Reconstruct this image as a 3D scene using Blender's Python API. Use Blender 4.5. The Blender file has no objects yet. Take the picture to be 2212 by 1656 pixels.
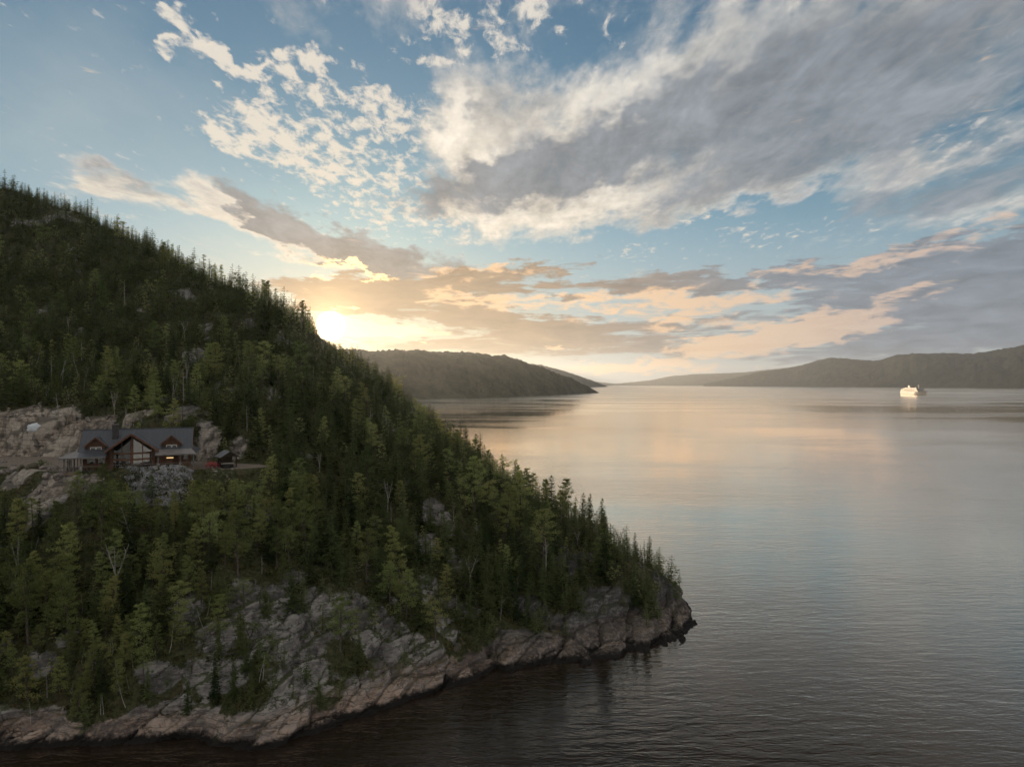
import bpy, math, random
import numpy as np

# ---------------------------------------------------------------- camera, sky, sun, exposure
scene = bpy.context.scene
COL = scene.collection
R = math.radians
CAM_H = 45.0                      # drone height above the fjord, metres
FPX, CX, CY = 1475.0, 1106.0, 828.0   # focal length and centre of the survey grid the layout was measured on

cam_d = bpy.data.cameras.new('camera')
cam_d.sensor_width = 36.0
cam_d.lens = 24.0
cam_d.clip_start = 0.5
cam_d.clip_end = 90000.0
cam = bpy.data.objects.new('camera', cam_d)
cam.location = (0, 0, CAM_H)
cam.rotation_euler = (R(90), 0, 0)
COL.objects.link(cam)
scene.camera = cam

SUN_AZ = math.atan((714 - CX) / FPX)                       # measured from +Y, clockwise positive
SUN_EL = math.atan((CY - 704) / FPX * math.cos(SUN_AZ))
SUN_DIR = (math.sin(SUN_AZ) * math.cos(SUN_EL), math.cos(SUN_AZ) * math.cos(SUN_EL), math.sin(SUN_EL))

sun_d = bpy.data.lights.new('sun', 'SUN')
sun_d.energy = 2.1
sun_d.angle = R(0.53)
sun_d.color = (1.0, 0.73, 0.46)
sun = bpy.data.objects.new('sun', sun_d)
sun.rotation_euler = (R(90) - SUN_EL, 0, R(180) - SUN_AZ)
COL.objects.link(sun)

scene.render.engine = 'CYCLES'
scene.cycles.use_denoising = True
scene.cycles.use_adaptive_sampling = True
scene.cycles.adaptive_threshold = 0.02
scene.cycles.adaptive_min_samples = 12
scene.cycles.max_bounces = 5
scene.cycles.diffuse_bounces = 3
scene.cycles.glossy_bounces = 3
scene.cycles.transmission_bounces = 2
scene.cycles.transparent_max_bounces = 8
scene.cycles.volume_bounces = 0
scene.cycles.caustics_reflective = False
scene.cycles.caustics_refractive = False
scene.cycles.sample_clamp_indirect = 4.0
vs = scene.view_settings
vs.view_transform = 'Standard'
vs.look = 'None'
vs.exposure = 0.85
vs.gamma = 1.0
vs.use_curve_mapping = False


class Nodes:
    """Small helper for writing node graphs as expressions."""
    def __init__(self, tree):
        self.t = tree
    def new(self, kind, **props):
        n = self.t.nodes.new(kind)
        for k, v in props.items():
            setattr(n, k, v)
        return n
    def put(self, sock, v):
        if v is None:
            return
        if isinstance(v, bpy.types.NodeSocket):
            self.t.links.new(v, sock)
        else:
            sock.default_value = v
    def math(self, op, a, b=None, c=None, clamp=False):
        n = self.new('ShaderNodeMath', operation=op, use_clamp=clamp)
        for i, v in enumerate((a, b, c)):
            self.put(n.inputs[i], v)
        return n.outputs[0]
    def add(self, a, b): return self.math('ADD', a, b)
    def sub(self, a, b): return self.math('SUBTRACT', a, b)
    def mul(self, a, b): return self.math('MULTIPLY', a, b)
    def ramp(self, v, a, b, lo=0.0, hi=1.0, smooth=True):
        n = self.new('ShaderNodeMapRange', interpolation_type='SMOOTHSTEP' if smooth else 'LINEAR')
        n.clamp = True
        for i, x in enumerate((v, a, b, lo, hi)):
            self.put(n.inputs[i], x)
        return n.outputs[0]
    def vec(self, x, y, z):
        n = self.new('ShaderNodeCombineXYZ')
        for i, v in enumerate((x, y, z)):
            self.put(n.inputs[i], v)
        return n.outputs[0]
    def xyz(self, v):
        n = self.new('ShaderNodeSeparateXYZ')
        self.put(n.inputs[0], v)
        return n.outputs
    def vmath(self, op, a, b=None, scale=None):
        n = self.new('ShaderNodeVectorMath', operation=op)
        self.put(n.inputs[0], a)
        self.put(n.inputs[1], b)
        if scale is not None:
            self.put(n.inputs['Scale'], scale)
        return n.outputs['Value'] if op in ('DOT_PRODUCT', 'LENGTH') else n.outputs[0]
    def noise(self, vec, scale, detail=4.0, rough=0.5, dist=0.0, lac=2.0, color=False, dim='3D'):
        n = self.new('ShaderNodeTexNoise', noise_dimensions=dim)
        self.put(n.inputs['Vector'], vec)
        self.put(n.inputs['Scale'], scale)
        n.inputs['Detail'].default_value = detail
        n.inputs['Roughness'].default_value = rough
        n.inputs['Distortion'].default_value = dist
        n.inputs['Lacunarity'].default_value = lac
        return n.outputs['Color'] if color else n.outputs['Fac']
    def mix(self, f, a, b, blend='MIX'):
        n = self.new('ShaderNodeMix', data_type='RGBA', blend_type=blend)
        n.clamp_factor = True
        self.put(n.inputs['Factor'], f)
        self.put(n.inputs[6], a)
        self.put(n.inputs[7], b)
        return n.outputs[2]
    def lobe(self, vec, cx, cy, rx, ry, rot):
        m = self.new('ShaderNodeMapping', vector_type='TEXTURE')
        self.put(m.inputs['Vector'], vec)
        m.inputs['Location'].default_value = (cx, cy, 0)
        m.inputs['Rotation'].default_value = (0, 0, rot)
        m.inputs['Scale'].default_value = (rx, ry, 1)
        g = self.new('ShaderNodeTexGradient', gradient_type='SPHERICAL')
        self.put(g.inputs[0], m.outputs[0])
        return g.outputs['Fac']
    def scale_color(self, col, f):
        return self.vmath('SCALE', col, scale=f)


def sky_angle(px, py):
    az = math.atan((px - CX) / FPX)
    return az, math.atan((CY - py) / FPX * math.cos(az))


def build_sky():
    w = bpy.data.worlds.new('World')
    scene.world = w
    w.use_nodes = True
    w.cycles.sampling_method = 'MANUAL'
    w.cycles.sample_map_resolution = 1024
    t = w.node_tree
    t.nodes.clear()
    N = Nodes(t)
    d = N.new('ShaderNodeTexCoord').outputs['Generated']
    x, y, z = N.xyz(d)
    zc = N.math('MAXIMUM', z, 0.0)
    az = N.math('ARCTAN2', x, y)
    el = N.math('ARCSINE', zc)
    sky = N.new('ShaderNodeTexSky', sky_type='NISHITA')
    sky.sun_disc = False
    sky.sun_elevation = SUN_EL
    sky.sun_rotation = SUN_AZ
    sky.altitude = 50
    sky.air_density = 1.0
    sky.dust_density = 0.25
    sky.ozone_density = 2.0
    clear = N.scale_color(sky.outputs[0], SKY_STRENGTH)
    clear = N.vmath('MULTIPLY', clear, SKY_TINT)
    clear = N.mix(N.ramp(el, 0.10, 0.34, 0.45, 0.0), clear, (0.27, 0.315, 0.36, 1))      # paler and greyer low down

    # angle to the sun
    ds = N.vmath('DOT_PRODUCT', d, SUN_DIR)
    dsc = N.math('MAXIMUM', ds, 0.0)
    near = N.math('POWER', dsc, 14.0)          # about 25 degrees round the sun
    close = N.math('POWER', dsc, 90.0)         # about 9 degrees
    tight = N.math('POWER', dsc, 900.0)        # about 3 degrees

    # the cloud ceiling: a flat layer seen in perspective, so that its bands converge on the horizon
    h = N.math('MAXIMUM', N.add(z, 0.085), 0.03)
    qx, qy = N.math('DIVIDE', x, h), N.math('DIVIDE', y, h)
    q = N.vec(qx, N.mul(qy, 0.55), 0.0)
    qs = N.vec(N.add(qx, N.mul(qy, 0.06)), N.mul(qy, 0.42), 0.0)
    wn = N.noise(q, 4.5, 4, 0.6, color=True, dim='2D')
    wx, wy, _ = N.xyz(wn)
    wob = N.math('MULTIPLY_ADD', el, 0.9, 0.05)
    a = N.vec(N.add(az, N.mul(N.sub(wx, 0.5), N.mul(wob, 0.55))), N.add(el, N.mul(N.sub(wy, 0.5), N.mul(wob, 0.30))), 0.0)

    def lobes(rows):
        out = None
        for px, py, rx, ry, rot, amp in rows:
            ca, ce = sky_angle(px, py)
            k = math.cos(ca) ** 2
            v = N.lobe(a, ca, ce, rx / FPX * k, ry / FPX * math.cos(ca), -R(rot))
            out = N.mul(v, amp) if out is None else N.math('MULTIPLY_ADD', v, amp, out)
        return out

    fine = N.noise(q, 21.0, 6, 0.62, 0.2, dim='2D')
    mid = N.noise(qs, 5.5, 7, 0.60, 0.3, dim='2D')
    big = N.noise(qs, 1.6, 2, 0.5, dim='2D')
    low = N.noise(N.vec(N.mul(az, 5.0), N.mul(el, 44.0), 0.0), 2.1, 7, 0.60, 0.4, dim='2D')
    low2 = N.noise(N.vec(N.mul(az, 9.0), N.mul(el, 34.0), 0.0), 2.4, 7, 0.60, 0.4, dim='2D')

    side = N.ramp(N.math('ABSOLUTE', az), R(38), R(75))          # beyond the view broken cover goes on, thickened to light the slope
    over = N.ramp(el, 0.42, 0.60)                                 # and overhead
    # 1: small bright flakes
    c1 = lobes(PUFFS)
    c1 = N.add(c1, N.mul(N.math('MAXIMUM', side, over), 0.30))
    d1 = N.ramp(N.add(c1, N.mul(N.sub(fine, 0.5), 3.2)), 0.42, 1.30)
    # 2: the large sheet
    c2 = lobes(SHEET)
    c2 = N.add(c2, N.mul(N.math('MAXIMUM', side, over), 0.62))
    c2n = N.add(N.add(c2, N.mul(N.sub(mid, 0.5), 1.7)), N.mul(N.sub(fine, 0.5), 0.5))
    d2 = N.ramp(c2n, 0.04, 1.10)
    g2 = lobes(SHADE)
    g2 = N.add(N.add(g2, N.mul(N.sub(mid, 0.5), 1.9)), N.mul(N.math('MAXIMUM', side, over), 0.12))
    g2 = N.ramp(N.add(g2, N.mul(N.sub(big, 0.5), 0.6)), -0.20, 0.80)
    # 3: low bands
    c3 = lobes(BANDS)
    c3 = N.add(c3, N.mul(side, N.ramp(el, 0.02, 0.16, 0.6, 0.0)))
    d3 = N.ramp(N.add(c3, N.mul(N.sub(low, 0.5), 1.9)), 0.22, 0.62)
    d3 = N.mul(d3, N.ramp(c3, 0.0, 0.15))
    c4 = lobes(PEACH)
    d4 = N.ramp(N.add(c4, N.mul(N.sub(low2, 0.5), 2.0)), 0.26, 0.80)
    d4 = N.mul(d4, N.ramp(c4, 0.0, 0.15))

    warm = N.ramp(el, 0.04, 0.36, 1.0, 0.0)
    warm = N.math('MAXIMUM', N.mul(warm, N.ramp(dsc, 0.72, 0.97)), N.mul(near, 0.55), clamp=False)
    white = N.mix(warm, C_WHITE, C_CREAM)
    white = N.scale_color(white, N.ramp(ds, 0.25, -0.6, 1.0, 1.5))      # unseen clouds opposite the sun brightened, adding light on the slope
    grey = N.mix(warm, C_GREY, C_GREYWARM)
    band0 = N.mix(N.ramp(dsc, 0.78, 0.992), C_BAND, C_BANDWARM)
    band = N.scale_color(band0, N.math('MULTIPLY_ADD', N.sub(low2, 0.5), 1.0, 1.0))
    peach = N.mix(N.ramp(dsc, 0.70, 0.97), C_PEACHFAR, C_PEACH)

    # thin haze low over the water, warmer towards the sun
    hz = N.ramp(el, 0.0, 0.24, 1.0, 0.0)
    hcol = N.mix(N.ramp(dsc, 0.92, 0.999), C_HAZE, C_HAZEWARM)
    col = N.mix(N.mul(hz, 0.80), clear, hcol)
    col = N.mix(0.07, col, (0.23, 0.245, 0.25, 1))
    veil = lobes(VEIL)
    col = N.mix(N.math('MULTIPLY', veil, 0.55, clamp=True), col, C_VEIL)
    col = N.mix(N.mul(d1, 0.88), col, white)
    sheet = N.mix(g2, white, grey)
    sheet = N.scale_color(sheet, N.math('MULTIPLY_ADD', N.sub(N.add(mid, N.mul(fine, 0.35)), 0.675), 1.35, 1.0))
    col = N.mix(N.mul(d2, 0.93), col, sheet)
    col = N.mix(N.mul(d3, 0.86), col, band)
    col = N.mix(N.mul(d4, 0.80), col, peach)
    # the sun: disc, aureole and the bright slot under the cloud deck
    slot = lobes(SLOT)
    slot = N.ramp(N.add(slot, N.mul(N.sub(low, 0.5), 0.9)), 0.15, 0.6)
    col = N.mix(N.math('MULTIPLY', slot, 1.0, clamp=True), col, C_SLOT)
    col = N.vmath('ADD', col, N.scale_color(C_GLOW3, N.mul(near, 0.02)))
    col = N.vmath('ADD', col, N.scale_color(C_GLOW2, N.mul(close, 0.07)))
    col = N.vmath('ADD', col, N.scale_color(C_GLOW1, N.mul(tight, 0.40)))
    disc = N.ramp(ds, math.cos(R(1.25)), math.cos(R(0.6)))
    col = N.vmath('ADD', col, N.scale_color((1.0, 0.86, 0.60), N.mul(disc, 14.0)))
    bg = N.new('ShaderNodeBackground')
    N.put(bg.inputs[0], col)
    bg.inputs[1].default_value = 1.0
    N.t.links.new(bg.outputs[0], N.new('ShaderNodeOutputWorld').inputs[0])


# cloud layout: centre x, y, half width, half height (survey grid), tilt (degrees, down to the right), weight
PUFFS = [
    (460, 92, 120, 44, 12, 1.5), (590, 124, 150, 32, 3, 1.5), (690, 134, 70, 40, -12, 1.3), (372, 55, 60, 22, 0, .75), (465, 185, 45, 24, 10, .6),
    (865, 86, 85, 30, 8, 1.2), (945, 105, 70, 40, 0, .7), (1005, 50, 70, 50, 10, 1.2), (930, 16, 60, 40, -20, .85), (1125, 20, 120, 46, 22, 1.4), (1135, 105, 90, 30, 0, .7), (1310, 75, 50, 24, -10, .55),
    (520, 275, 120, 90, 20, .85), (610, 305, 170, 80, 15, .85), (700, 240, 220, 80, 0, .62), (800, 200, 70, 32, 0, .8), (640, 190, 100, 40, 0, .7), (830, 310, 220, 110, 0, .66), (740, 370, 220, 60, 0, .7),
    (900, 250, 160, 60, -10, .6), (790, 440, 220, 80, 0, .7), (950, 480, 200, 60, 0, .7), (1500, 480, 90, 30, -12, .7), (1700, 510, 260, 34, 0, .5), (1380, 535, 120, 26, -8, .6), (1620, 495, 80, 26, 0, .5),
    (2010, 300, 260, 90, -14, .55),
]
SHEET = [
    (1010, 270, 170, 220, 10, 1.0), (1160, 330, 280, 190, -8, .9), (1400, 250, 430, 200, -18, .95), (1700, 170, 560, 220, -22, .95), (2050, 90, 560, 260, -22, 1.0), (1010, 440, 260, 90, -4, .9), (1330, 445, 420, 90, -6, .95),
    (1700, 380, 420, 110, -12, .7), (1990, 420, 420, 110, -8, .75), (2100, 270, 300, 90, -20, .45), (2200, 430, 260, 90, -8, .6),
    (190, 385, 100, 60, 10, .95), (290, 415, 150, 60, 12, 1.0), (440, 440, 170, 48, 10, .85), (590, 485, 190, 66, 18, 1.4), (740, 540, 200, 60, 14, 1.5), (900, 575, 180, 42, 4, 1.1),
    (1650, 470, 220, 46, -14, -.75), (1500, 520, 420, 44, -3, -.8), (2060, 285, 110, 60, -12, -.6), (1950, 540, 400, 40, -4, -.6), (700, 270, 330, 170, 0, -.6), (250, 160, 500, 240, 0, -.5),
]
SHADE = [
    (620, 478, 180, 44, 20, 2.6), (740, 532, 200, 50, 14, 2.8), (880, 572, 190, 38, 5, 2.2), (330, 400, 110, 26, 15, .4), (250, 385, 90, 30, 15, .35),
    (900, 425, 90, 60, 0, .9), (1060, 400, 260, 70, -6, 1.0), (1200, 350, 260, 80, -10, .95), (1400, 290, 330, 90, -18, .8), (1650, 200, 420, 170, -22, .95), (2000, 120, 520, 240, -20, 1.0), (1120, 230, 100, 90, 0, .6),
    (1700, 350, 300, 60, -14, .6), (2000, 430, 380, 60, -6, .85), (2150, 370, 160, 60, -8, .5), (1500, 440, 200, 30, -10, .35), (1000, 290, 60, 120, 10, -.6), (1150, 470, 320, 36, -6, -.6),
]
BANDS = [
    (1000, 610, 330, 40, 2, .9), (860, 645, 320, 46, 3, 1.1), (700, 640, 200, 50, 6, .9), (1150, 578, 180, 24, -6, .6), (1500, 610, 420, 34, -1, .95), (1900, 580, 420, 50, -4, 1.0), (2150, 560, 320, 70, -4, 1.1),
    (2050, 660, 420, 110, 0, 1.2), (2300, 640, 300, 150, 0, 1.2), (1250, 735, 420, 60, 0, 1.0), (1000, 690, 200, 24, 3, .7), (900, 752, 200, 26, 0, .6), (1650, 680, 300, 40, -4, .5), (1900, 760, 500, 50, 0, .9), (1150, 700, 260, 40, 0, .6),
]
PEACH = [
    (1700, 722, 260, 56, -8, 1.1), (1800, 700, 180, 46, -10, .8), (1520, 752, 200, 34, -6, 1.0), (1970, 632, 150, 26, -12, .9), (1250, 650, 420, 30, -2, .85), (1500, 660, 340, 34, -5, .8), (1480, 700, 160, 26, -6, .7), (1000, 640, 140, 22, 0, .8),
    (1200, 752, 26, 14, 0, 1.0), (1290, 792, 130, 18, 2, .8), (1450, 795, 240, 24, 0, .8), (1850, 572, 330, 30, -5, .75), (1050, 585, 240, 20, 0, .7), (2080, 500, 260, 30, -10, .6), (640, 610, 90, 14, 0, .5),
]
SLOT = [(810, 712, 180, 26, 2, 1.2), (735, 703, 70, 34, 0, 1.0), (690, 596, 40, 10, 0, .8), (760, 578, 130, 12, 12, .9)]
VEIL = [(120, 250, 560, 300, 0, 1.0), (500, 560, 300, 120, 10, .5)]
SKY_STRENGTH = 0.072
SKY_TINT = (0.52, 0.85, 0.96)
C_WHITE, C_CREAM = (0.44, 0.412, 0.368, 1), (0.50, 0.40, 0.275, 1)
C_GREY, C_GREYWARM = (0.146, 0.160, 0.176, 1), (0.100, 0.085, 0.073, 1)
C_BAND, C_BANDWARM = (0.128, 0.142, 0.165, 1), (0.185, 0.112, 0.055, 1)
C_PEACHFAR, C_PEACH = (0.40, 0.300, 0.235, 1), (0.56, 0.355, 0.19, 1)
C_HAZE, C_HAZEWARM = (0.265, 0.275, 0.285, 1), (0.36, 0.25, 0.145, 1)
C_VEIL = (0.235, 0.275, 0.285, 1)
C_SLOT = (1.05, 0.68, 0.30, 1)
C_GLOW1, C_GLOW2, C_GLOW3 = (1.0, 0.62, 0.25), (1.0, 0.55, 0.20), (1.0, 0.70, 0.45)
build_sky()

# ---------------------------------------------------------------- helpers
rng = np.random.default_rng(11)


def P(px, py, d):
    """Survey grid position at depth d -> world point."""
    return np.array([(px - CX) / FPX * d, d, CAM_H - (py - CY) / FPX * d])


def new_mesh(name, V, F, mats=(), smooth=False, attrs=None, midx=None):
    V = np.ascontiguousarray(V, dtype=np.float32)
    me = bpy.data.meshes.new(name)
    if isinstance(F, np.ndarray):
        F = np.ascontiguousarray(F, dtype=np.int32)
        k = F.shape[1]
        me.vertices.add(len(V)); me.vertices.foreach_set('co', V.ravel())
        me.loops.add(F.size); me.loops.foreach_set('vertex_index', F.ravel())
        me.polygons.add(len(F))
        me.polygons.foreach_set('loop_start', np.arange(0, F.size, k, dtype=np.int32))
        me.polygons.foreach_set('loop_total', np.full(len(F), k, dtype=np.int32))
    else:
        me.from_pydata([tuple(map(float, v)) for v in V], [], [tuple(int(i) for i in f) for f in F])
    for m in mats:
        me.materials.append(m)
    if midx is not None:
        me.polygons.foreach_set('material_index', np.asarray(midx, dtype=np.int32))
    if smooth:
        me.polygons.foreach_set('use_smooth', np.ones(len(me.polygons), dtype=bool))
    for an, arr in (attrs or {}).items():
        at = me.attributes.new(an, 'FLOAT', 'POINT')
        at.data.foreach_set('value', np.ascontiguousarray(arr, dtype=np.float32))
    me.update(calc_edges=True)
    return me


def link(name, me, parent=None, loc=None, rot=None, scale=None, **props):
    o = bpy.data.objects.new(name, me)
    COL.objects.link(o)
    if parent is not None:
        o.parent = parent
    if loc is not None:
        o.location = tuple(float(v) for v in loc)
    if rot is not None:
        o.rotation_euler = rot
    if scale is not None:
        o.scale = (scale,) * 3 if isinstance(scale, (int, float)) else scale
    for k, v in props.items():
        o[k] = v
    return o


def hash2(ix, iy, seed=0):
    h = (ix.astype(np.int64) * 374761393 + iy.astype(np.int64) * 668265263 + seed * 2147483647 + 1013904223) & 0xffffffff
    h = ((h ^ (h >> 13)) * 1274126177) & 0xffffffff
    return ((h ^ (h >> 16)) & 0xffffff) / float(0xffffff)


def hash3(ix, iy, iz, seed=0):
    return hash2(ix + iz.astype(np.int64) * 7919, iy - iz.astype(np.int64) * 104729, seed)


def vnoise(x, y, seed=0):
    x = np.asarray(x, float); y = np.asarray(y, float)
    ix, iy = np.floor(x), np.floor(y)
    fx, fy = x - ix, y - iy
    fx = fx * fx * fx * (fx * (fx * 6 - 15) + 10); fy = fy * fy * fy * (fy * (fy * 6 - 15) + 10)
    ix = ix.astype(np.int64); iy = iy.astype(np.int64)
    a, b = hash2(ix, iy, seed), hash2(ix + 1, iy, seed)
    c, d = hash2(ix, iy + 1, seed), hash2(ix + 1, iy + 1, seed)
    return (a + (b - a) * fx) * (1 - fy) + (c + (d - c) * fx) * fy - 0.5


def fbm(x, y, octaves=4, gain=0.5, seed=0):
    x = np.asarray(x, float); y = np.asarray(y, float)
    s, a = 0.0, 1.0
    for o in range(octaves):
        s = s + a * vnoise(x, y, seed + o * 17)
        x, y = x * 2.03 + 5.1, y * 2.03 - 3.7
        a *= gain
    return s


def worley3(x, y, z, seed=0):
    """Nearest and second nearest cell distance, and the nearest cell's own random number."""
    ix, iy, iz = np.floor(x).astype(np.int64), np.floor(y).astype(np.int64), np.floor(z).astype(np.int64)
    f1 = np.full(x.shape, 9.0); f2 = np.full(x.shape, 9.0); idv = np.zeros(x.shape); tilt = np.zeros(x.shape)
    for dx in (-1, 0, 1):
        for dy in (-1, 0, 1):
            for dz in (-1, 0, 1):
                cx, cy, cz = ix + dx, iy + dy, iz + dz
                ex = cx + hash3(cx, cy, cz, seed) - x
                ey = cy + hash3(cx, cy, cz, seed + 1) - y
                ez = cz + hash3(cx, cy, cz, seed + 2) - z
                d = np.sqrt(ex * ex + ey * ey + ez * ez)
                r = hash3(cx, cy, cz, seed + 3)
                closer = d < f1
                f2 = np.where(closer, f1, np.minimum(f2, d))
                idv = np.where(closer, r, idv)
                tilt = np.where(closer, ex * (hash3(cx, cy, cz, seed + 4) - .5) + ey * (hash3(cx, cy, cz, seed + 5) - .5) + ez * (hash3(cx, cy, cz, seed + 6) - .5), tilt)
                f1 = np.where(closer, d, f1)
    return f1, f2, idv, tilt


def sstep(v, a, b):
    t = np.clip((v - a) / (b - a), 0, 1)
    return t * t * (3 - 2 * t)


# ---------------------------------------------------------------- materials
MATS = {}


def material(name, color=(0.5, 0.5, 0.5), rough=0.6, metallic=0.0, spec=0.3, vary=0.0, vscale=3.0, bump=0.0, bscale=20.0, emit=None, stretch=None):
    m = bpy.data.materials.new(name)
    m.use_nodes = True
    N = Nodes(m.node_tree)
    b = m.node_tree.nodes['Principled BSDF']
    co = N.new('ShaderNodeTexCoord').outputs['Object']
    if stretch:
        co = N.vmath('MULTIPLY', co, stretch)
    c4 = (*color, 1)
    if vary:
        n = N.noise(co, vscale, 5, 0.6)
        lo = tuple(max(c * (1 - vary), 0) for c in color) + (1,)
        hi = tuple(c * (1 + vary) for c in color) + (1,)
        N.put(b.inputs['Base Color'], N.mix(N.ramp(n, 0.3, 0.7), lo, hi))
    else:
        b.inputs['Base Color'].default_value = c4
    b.inputs['Roughness'].default_value = rough
    b.inputs['Metallic'].default_value = metallic
    b.inputs['Specular IOR Level'].default_value = spec
    if bump:
        bn = N.new('ShaderNodeBump')
        bn.inputs['Strength'].default_value = bump
        bn.inputs['Distance'].default_value = 0.05
        N.put(bn.inputs['Height'], N.noise(co, bscale, 4, 0.6))
        N.put(b.inputs['Normal'], bn.outputs[0])
    if emit:
        b.inputs['Emission Color'].default_value = (*emit[0], 1)
        b.inputs['Emission Strength'].default_value = emit[1]
    MATS[name] = m
    return m


def leaf_material(name, dark, light, translucent=0.35):
    """Needles or leaves: per-tree tone from the 'tint' attribute and the object's own random number."""
    m = bpy.data.materials.new(name)
    m.use_nodes = True
    t = m.node_tree
    t.nodes.clear()
    N = Nodes(t)
    at = N.new('ShaderNodeAttribute', attribute_name='tint').outputs['Fac']
    rnd = N.new('ShaderNodeObjectInfo').outputs['Random']
    tone = N.sub(N.add(at, rnd), 0.5)
    pos = N.new('ShaderNodeNewGeometry').outputs['Position']
    tone = N.add(tone, N.mul(N.sub(N.noise(pos, 0.9, 2, 0.6), 0.5), 0.5))
    col = N.mix(N.ramp(tone, -0.15, 1.05), (*dark, 1), (*light, 1))
    # some trees are browner, some fresher
    hue = N.new('ShaderNodeHueSaturation')
    N.put(hue.inputs['Color'], col)
    N.put(hue.inputs['Hue'], N.math('MULTIPLY_ADD', N.sub(N.math('FRACT', N.mul(N.add(rnd, at), 7.31)), 0.5), 0.05, 0.495))
    N.put(hue.inputs['Saturation'], 1.0)
    col = hue.outputs[0]
    df = N.new('ShaderNodeBsdfDiffuse'); N.put(df.inputs[0], col)
    tr = N.new('ShaderNodeBsdfTranslucent'); N.put(tr.inputs[0], col)
    N.put(tr.inputs[0], N.scale_color(col, translucent * 2.0))       # leaves pass about as much light as they reflect
    mx = N.new('ShaderNodeAddShader')
    t.links.new(df.outputs[0], mx.inputs[0]); t.links.new(tr.outputs[0], mx.inputs[1])
    t.links.new(mx.outputs[0], N.new('ShaderNodeOutputMaterial').inputs[0])
    MATS[name] = m
    return m


def land_material():
    m = bpy.data.materials.new('land')
    m.use_nodes = True
    N = Nodes(m.node_tree)
    b = m.node_tree.nodes['Principled BSDF']
    geo = N.new('ShaderNodeNewGeometry')
    pos = geo.outputs['Position']
    z = N.xyz(pos)[2]
    rock = N.new('ShaderNodeAttribute', attribute_name='rock').outputs['Fac']
    crack = N.new('ShaderNodeAttribute', attribute_name='crack').outputs['Fac']
    block = N.new('ShaderNodeAttribute', attribute_name='block').outputs['Fac']
    gravel = N.new('ShaderNodeAttribute', attribute_name='gravel').outputs['Fac']
    fresh = N.new('ShaderNodeAttribute', attribute_name='fresh').outputs['Fac']
    n1 = N.noise(pos, 0.35, 6, 0.62)
    n2 = N.noise(pos, 1.6, 6, 0.65)
    n3 = N.noise(pos, 6.0, 4, 0.65)
    nrm = N.xyz(geo.outputs['Normal'])[2]
    # forest floor: moss, litter, low heath
    soil = N.mix(N.ramp(n2, 0.35, 0.65), (0.030, 0.034, 0.014, 1), (0.085, 0.080, 0.036, 1))
    soil = N.mix(N.ramp(n1, 0.5, 0.75, 0, 0.55), soil, (0.10, 0.062, 0.038, 1))
    # bare gneiss: grey-pink with pale lichen and dark streaks
    rk = N.mix(N.ramp(N.add(n1, N.mul(N.sub(block, 0.5), 0.35)), 0.32, 0.68), (0.125, 0.110, 0.102, 1), (0.360, 0.325, 0.295, 1))
    rk = N.mix(N.ramp(n2, 0.56, 0.72, 0, 0.8), rk, (0.40, 0.375, 0.32, 1))
    streak = N.noise(N.vmath('MULTIPLY', pos, (1.0, 1.0, 0.16)), 0.8, 5, 0.6)
    rk = N.mix(N.ramp(streak, 0.55, 0.72, 0, 0.75), rk, (0.055, 0.050, 0.052, 1))
    # foliation: fine bands drawn out along the slabs
    fo = N.new('ShaderNodeMapping'); N.put(fo.inputs['Vector'], N.vmath('ADD', pos, N.scale_color(N.noise(pos, 0.25, 3, 0.5, color=True), 1.6)))
    fo.inputs['Rotation'].default_value = (0, R(27), 0); fo.inputs['Scale'].default_value = (0.22, 0.6, 2.6)
    band = N.noise(fo.outputs[0], 1.0, 6, 0.68)
    rk = N.mix(N.ramp(band, 0.36, 0.50, 0.55, 0), rk, (0.060, 0.052, 0.050, 1))
    rk = N.mix(N.ramp(band, 0.56, 0.70, 0, 0.55), rk, (0.43, 0.395, 0.35, 1))
    # moss and lichen mats lie on the flatter faces and fill the cracks
    mat = N.add(N.add(N.mul(N.sub(n2, 0.5), 1.6), N.mul(N.sub(n1, 0.5), 1.5)), N.mul(N.sub(nrm, 0.78), 1.2))
    rk = N.mix(N.ramp(N.add(mat, N.mul(crack, 0.40)), 0.10, 0.38, 0, 0.92), rk, N.mix(n3, (0.035, 0.042, 0.014, 1), (0.10, 0.105, 0.050, 1)))
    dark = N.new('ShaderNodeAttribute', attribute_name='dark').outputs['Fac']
    rk = N.mix(N.mul(dark, N.ramp(n2, 0.35, 0.7, 0.85, 0.35)), rk, (0.050, 0.045, 0.045, 1))  # shade of the outer cliffs painted into the rock colour
    # fresh cut and quarried faces: warm beige
    fr = N.mix(N.ramp(n2, 0.35, 0.65), (0.215, 0.165, 0.125, 1), (0.50, 0.415, 0.330, 1))
    fr = N.mix(N.ramp(n1, 0.52, 0.70, 0, 0.7), fr, (0.12, 0.095, 0.075, 1))
    fr = N.mix(N.ramp(band, 0.38, 0.52, 0.6, 0), fr, (0.115, 0.090, 0.070, 1))
    fr = N.mix(N.ramp(block, 0.35, 0.75, 0, 0.55), fr, (0.56, 0.48, 0.395, 1))
    fr = N.mix(N.ramp(crack, 0.3, 0.9, 0, 0.7), fr, (0.075, 0.060, 0.048, 1))
    rk = N.mix(N.mul(fresh, N.ramp(n1, 0.25, 0.5, 0.4, 1.0)), rk, fr)
    # thin joints running along the slabs
    jo = N.new('ShaderNodeMapping'); N.put(jo.inputs['Vector'], pos)
    jo.inputs['Rotation'].default_value = (0, R(27), 0); jo.inputs['Scale'].default_value = (0.09, 0.30, 1.15)
    vo = N.new('ShaderNodeTexVoronoi', feature='DISTANCE_TO_EDGE'); vo.inputs['Scale'].default_value = 1.0
    N.put(vo.inputs['Vector'], N.vmath('ADD', jo.outputs[0], N.scale_color(N.noise(pos, 0.5, 3, 0.6, color=True), 0.5)))
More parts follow.
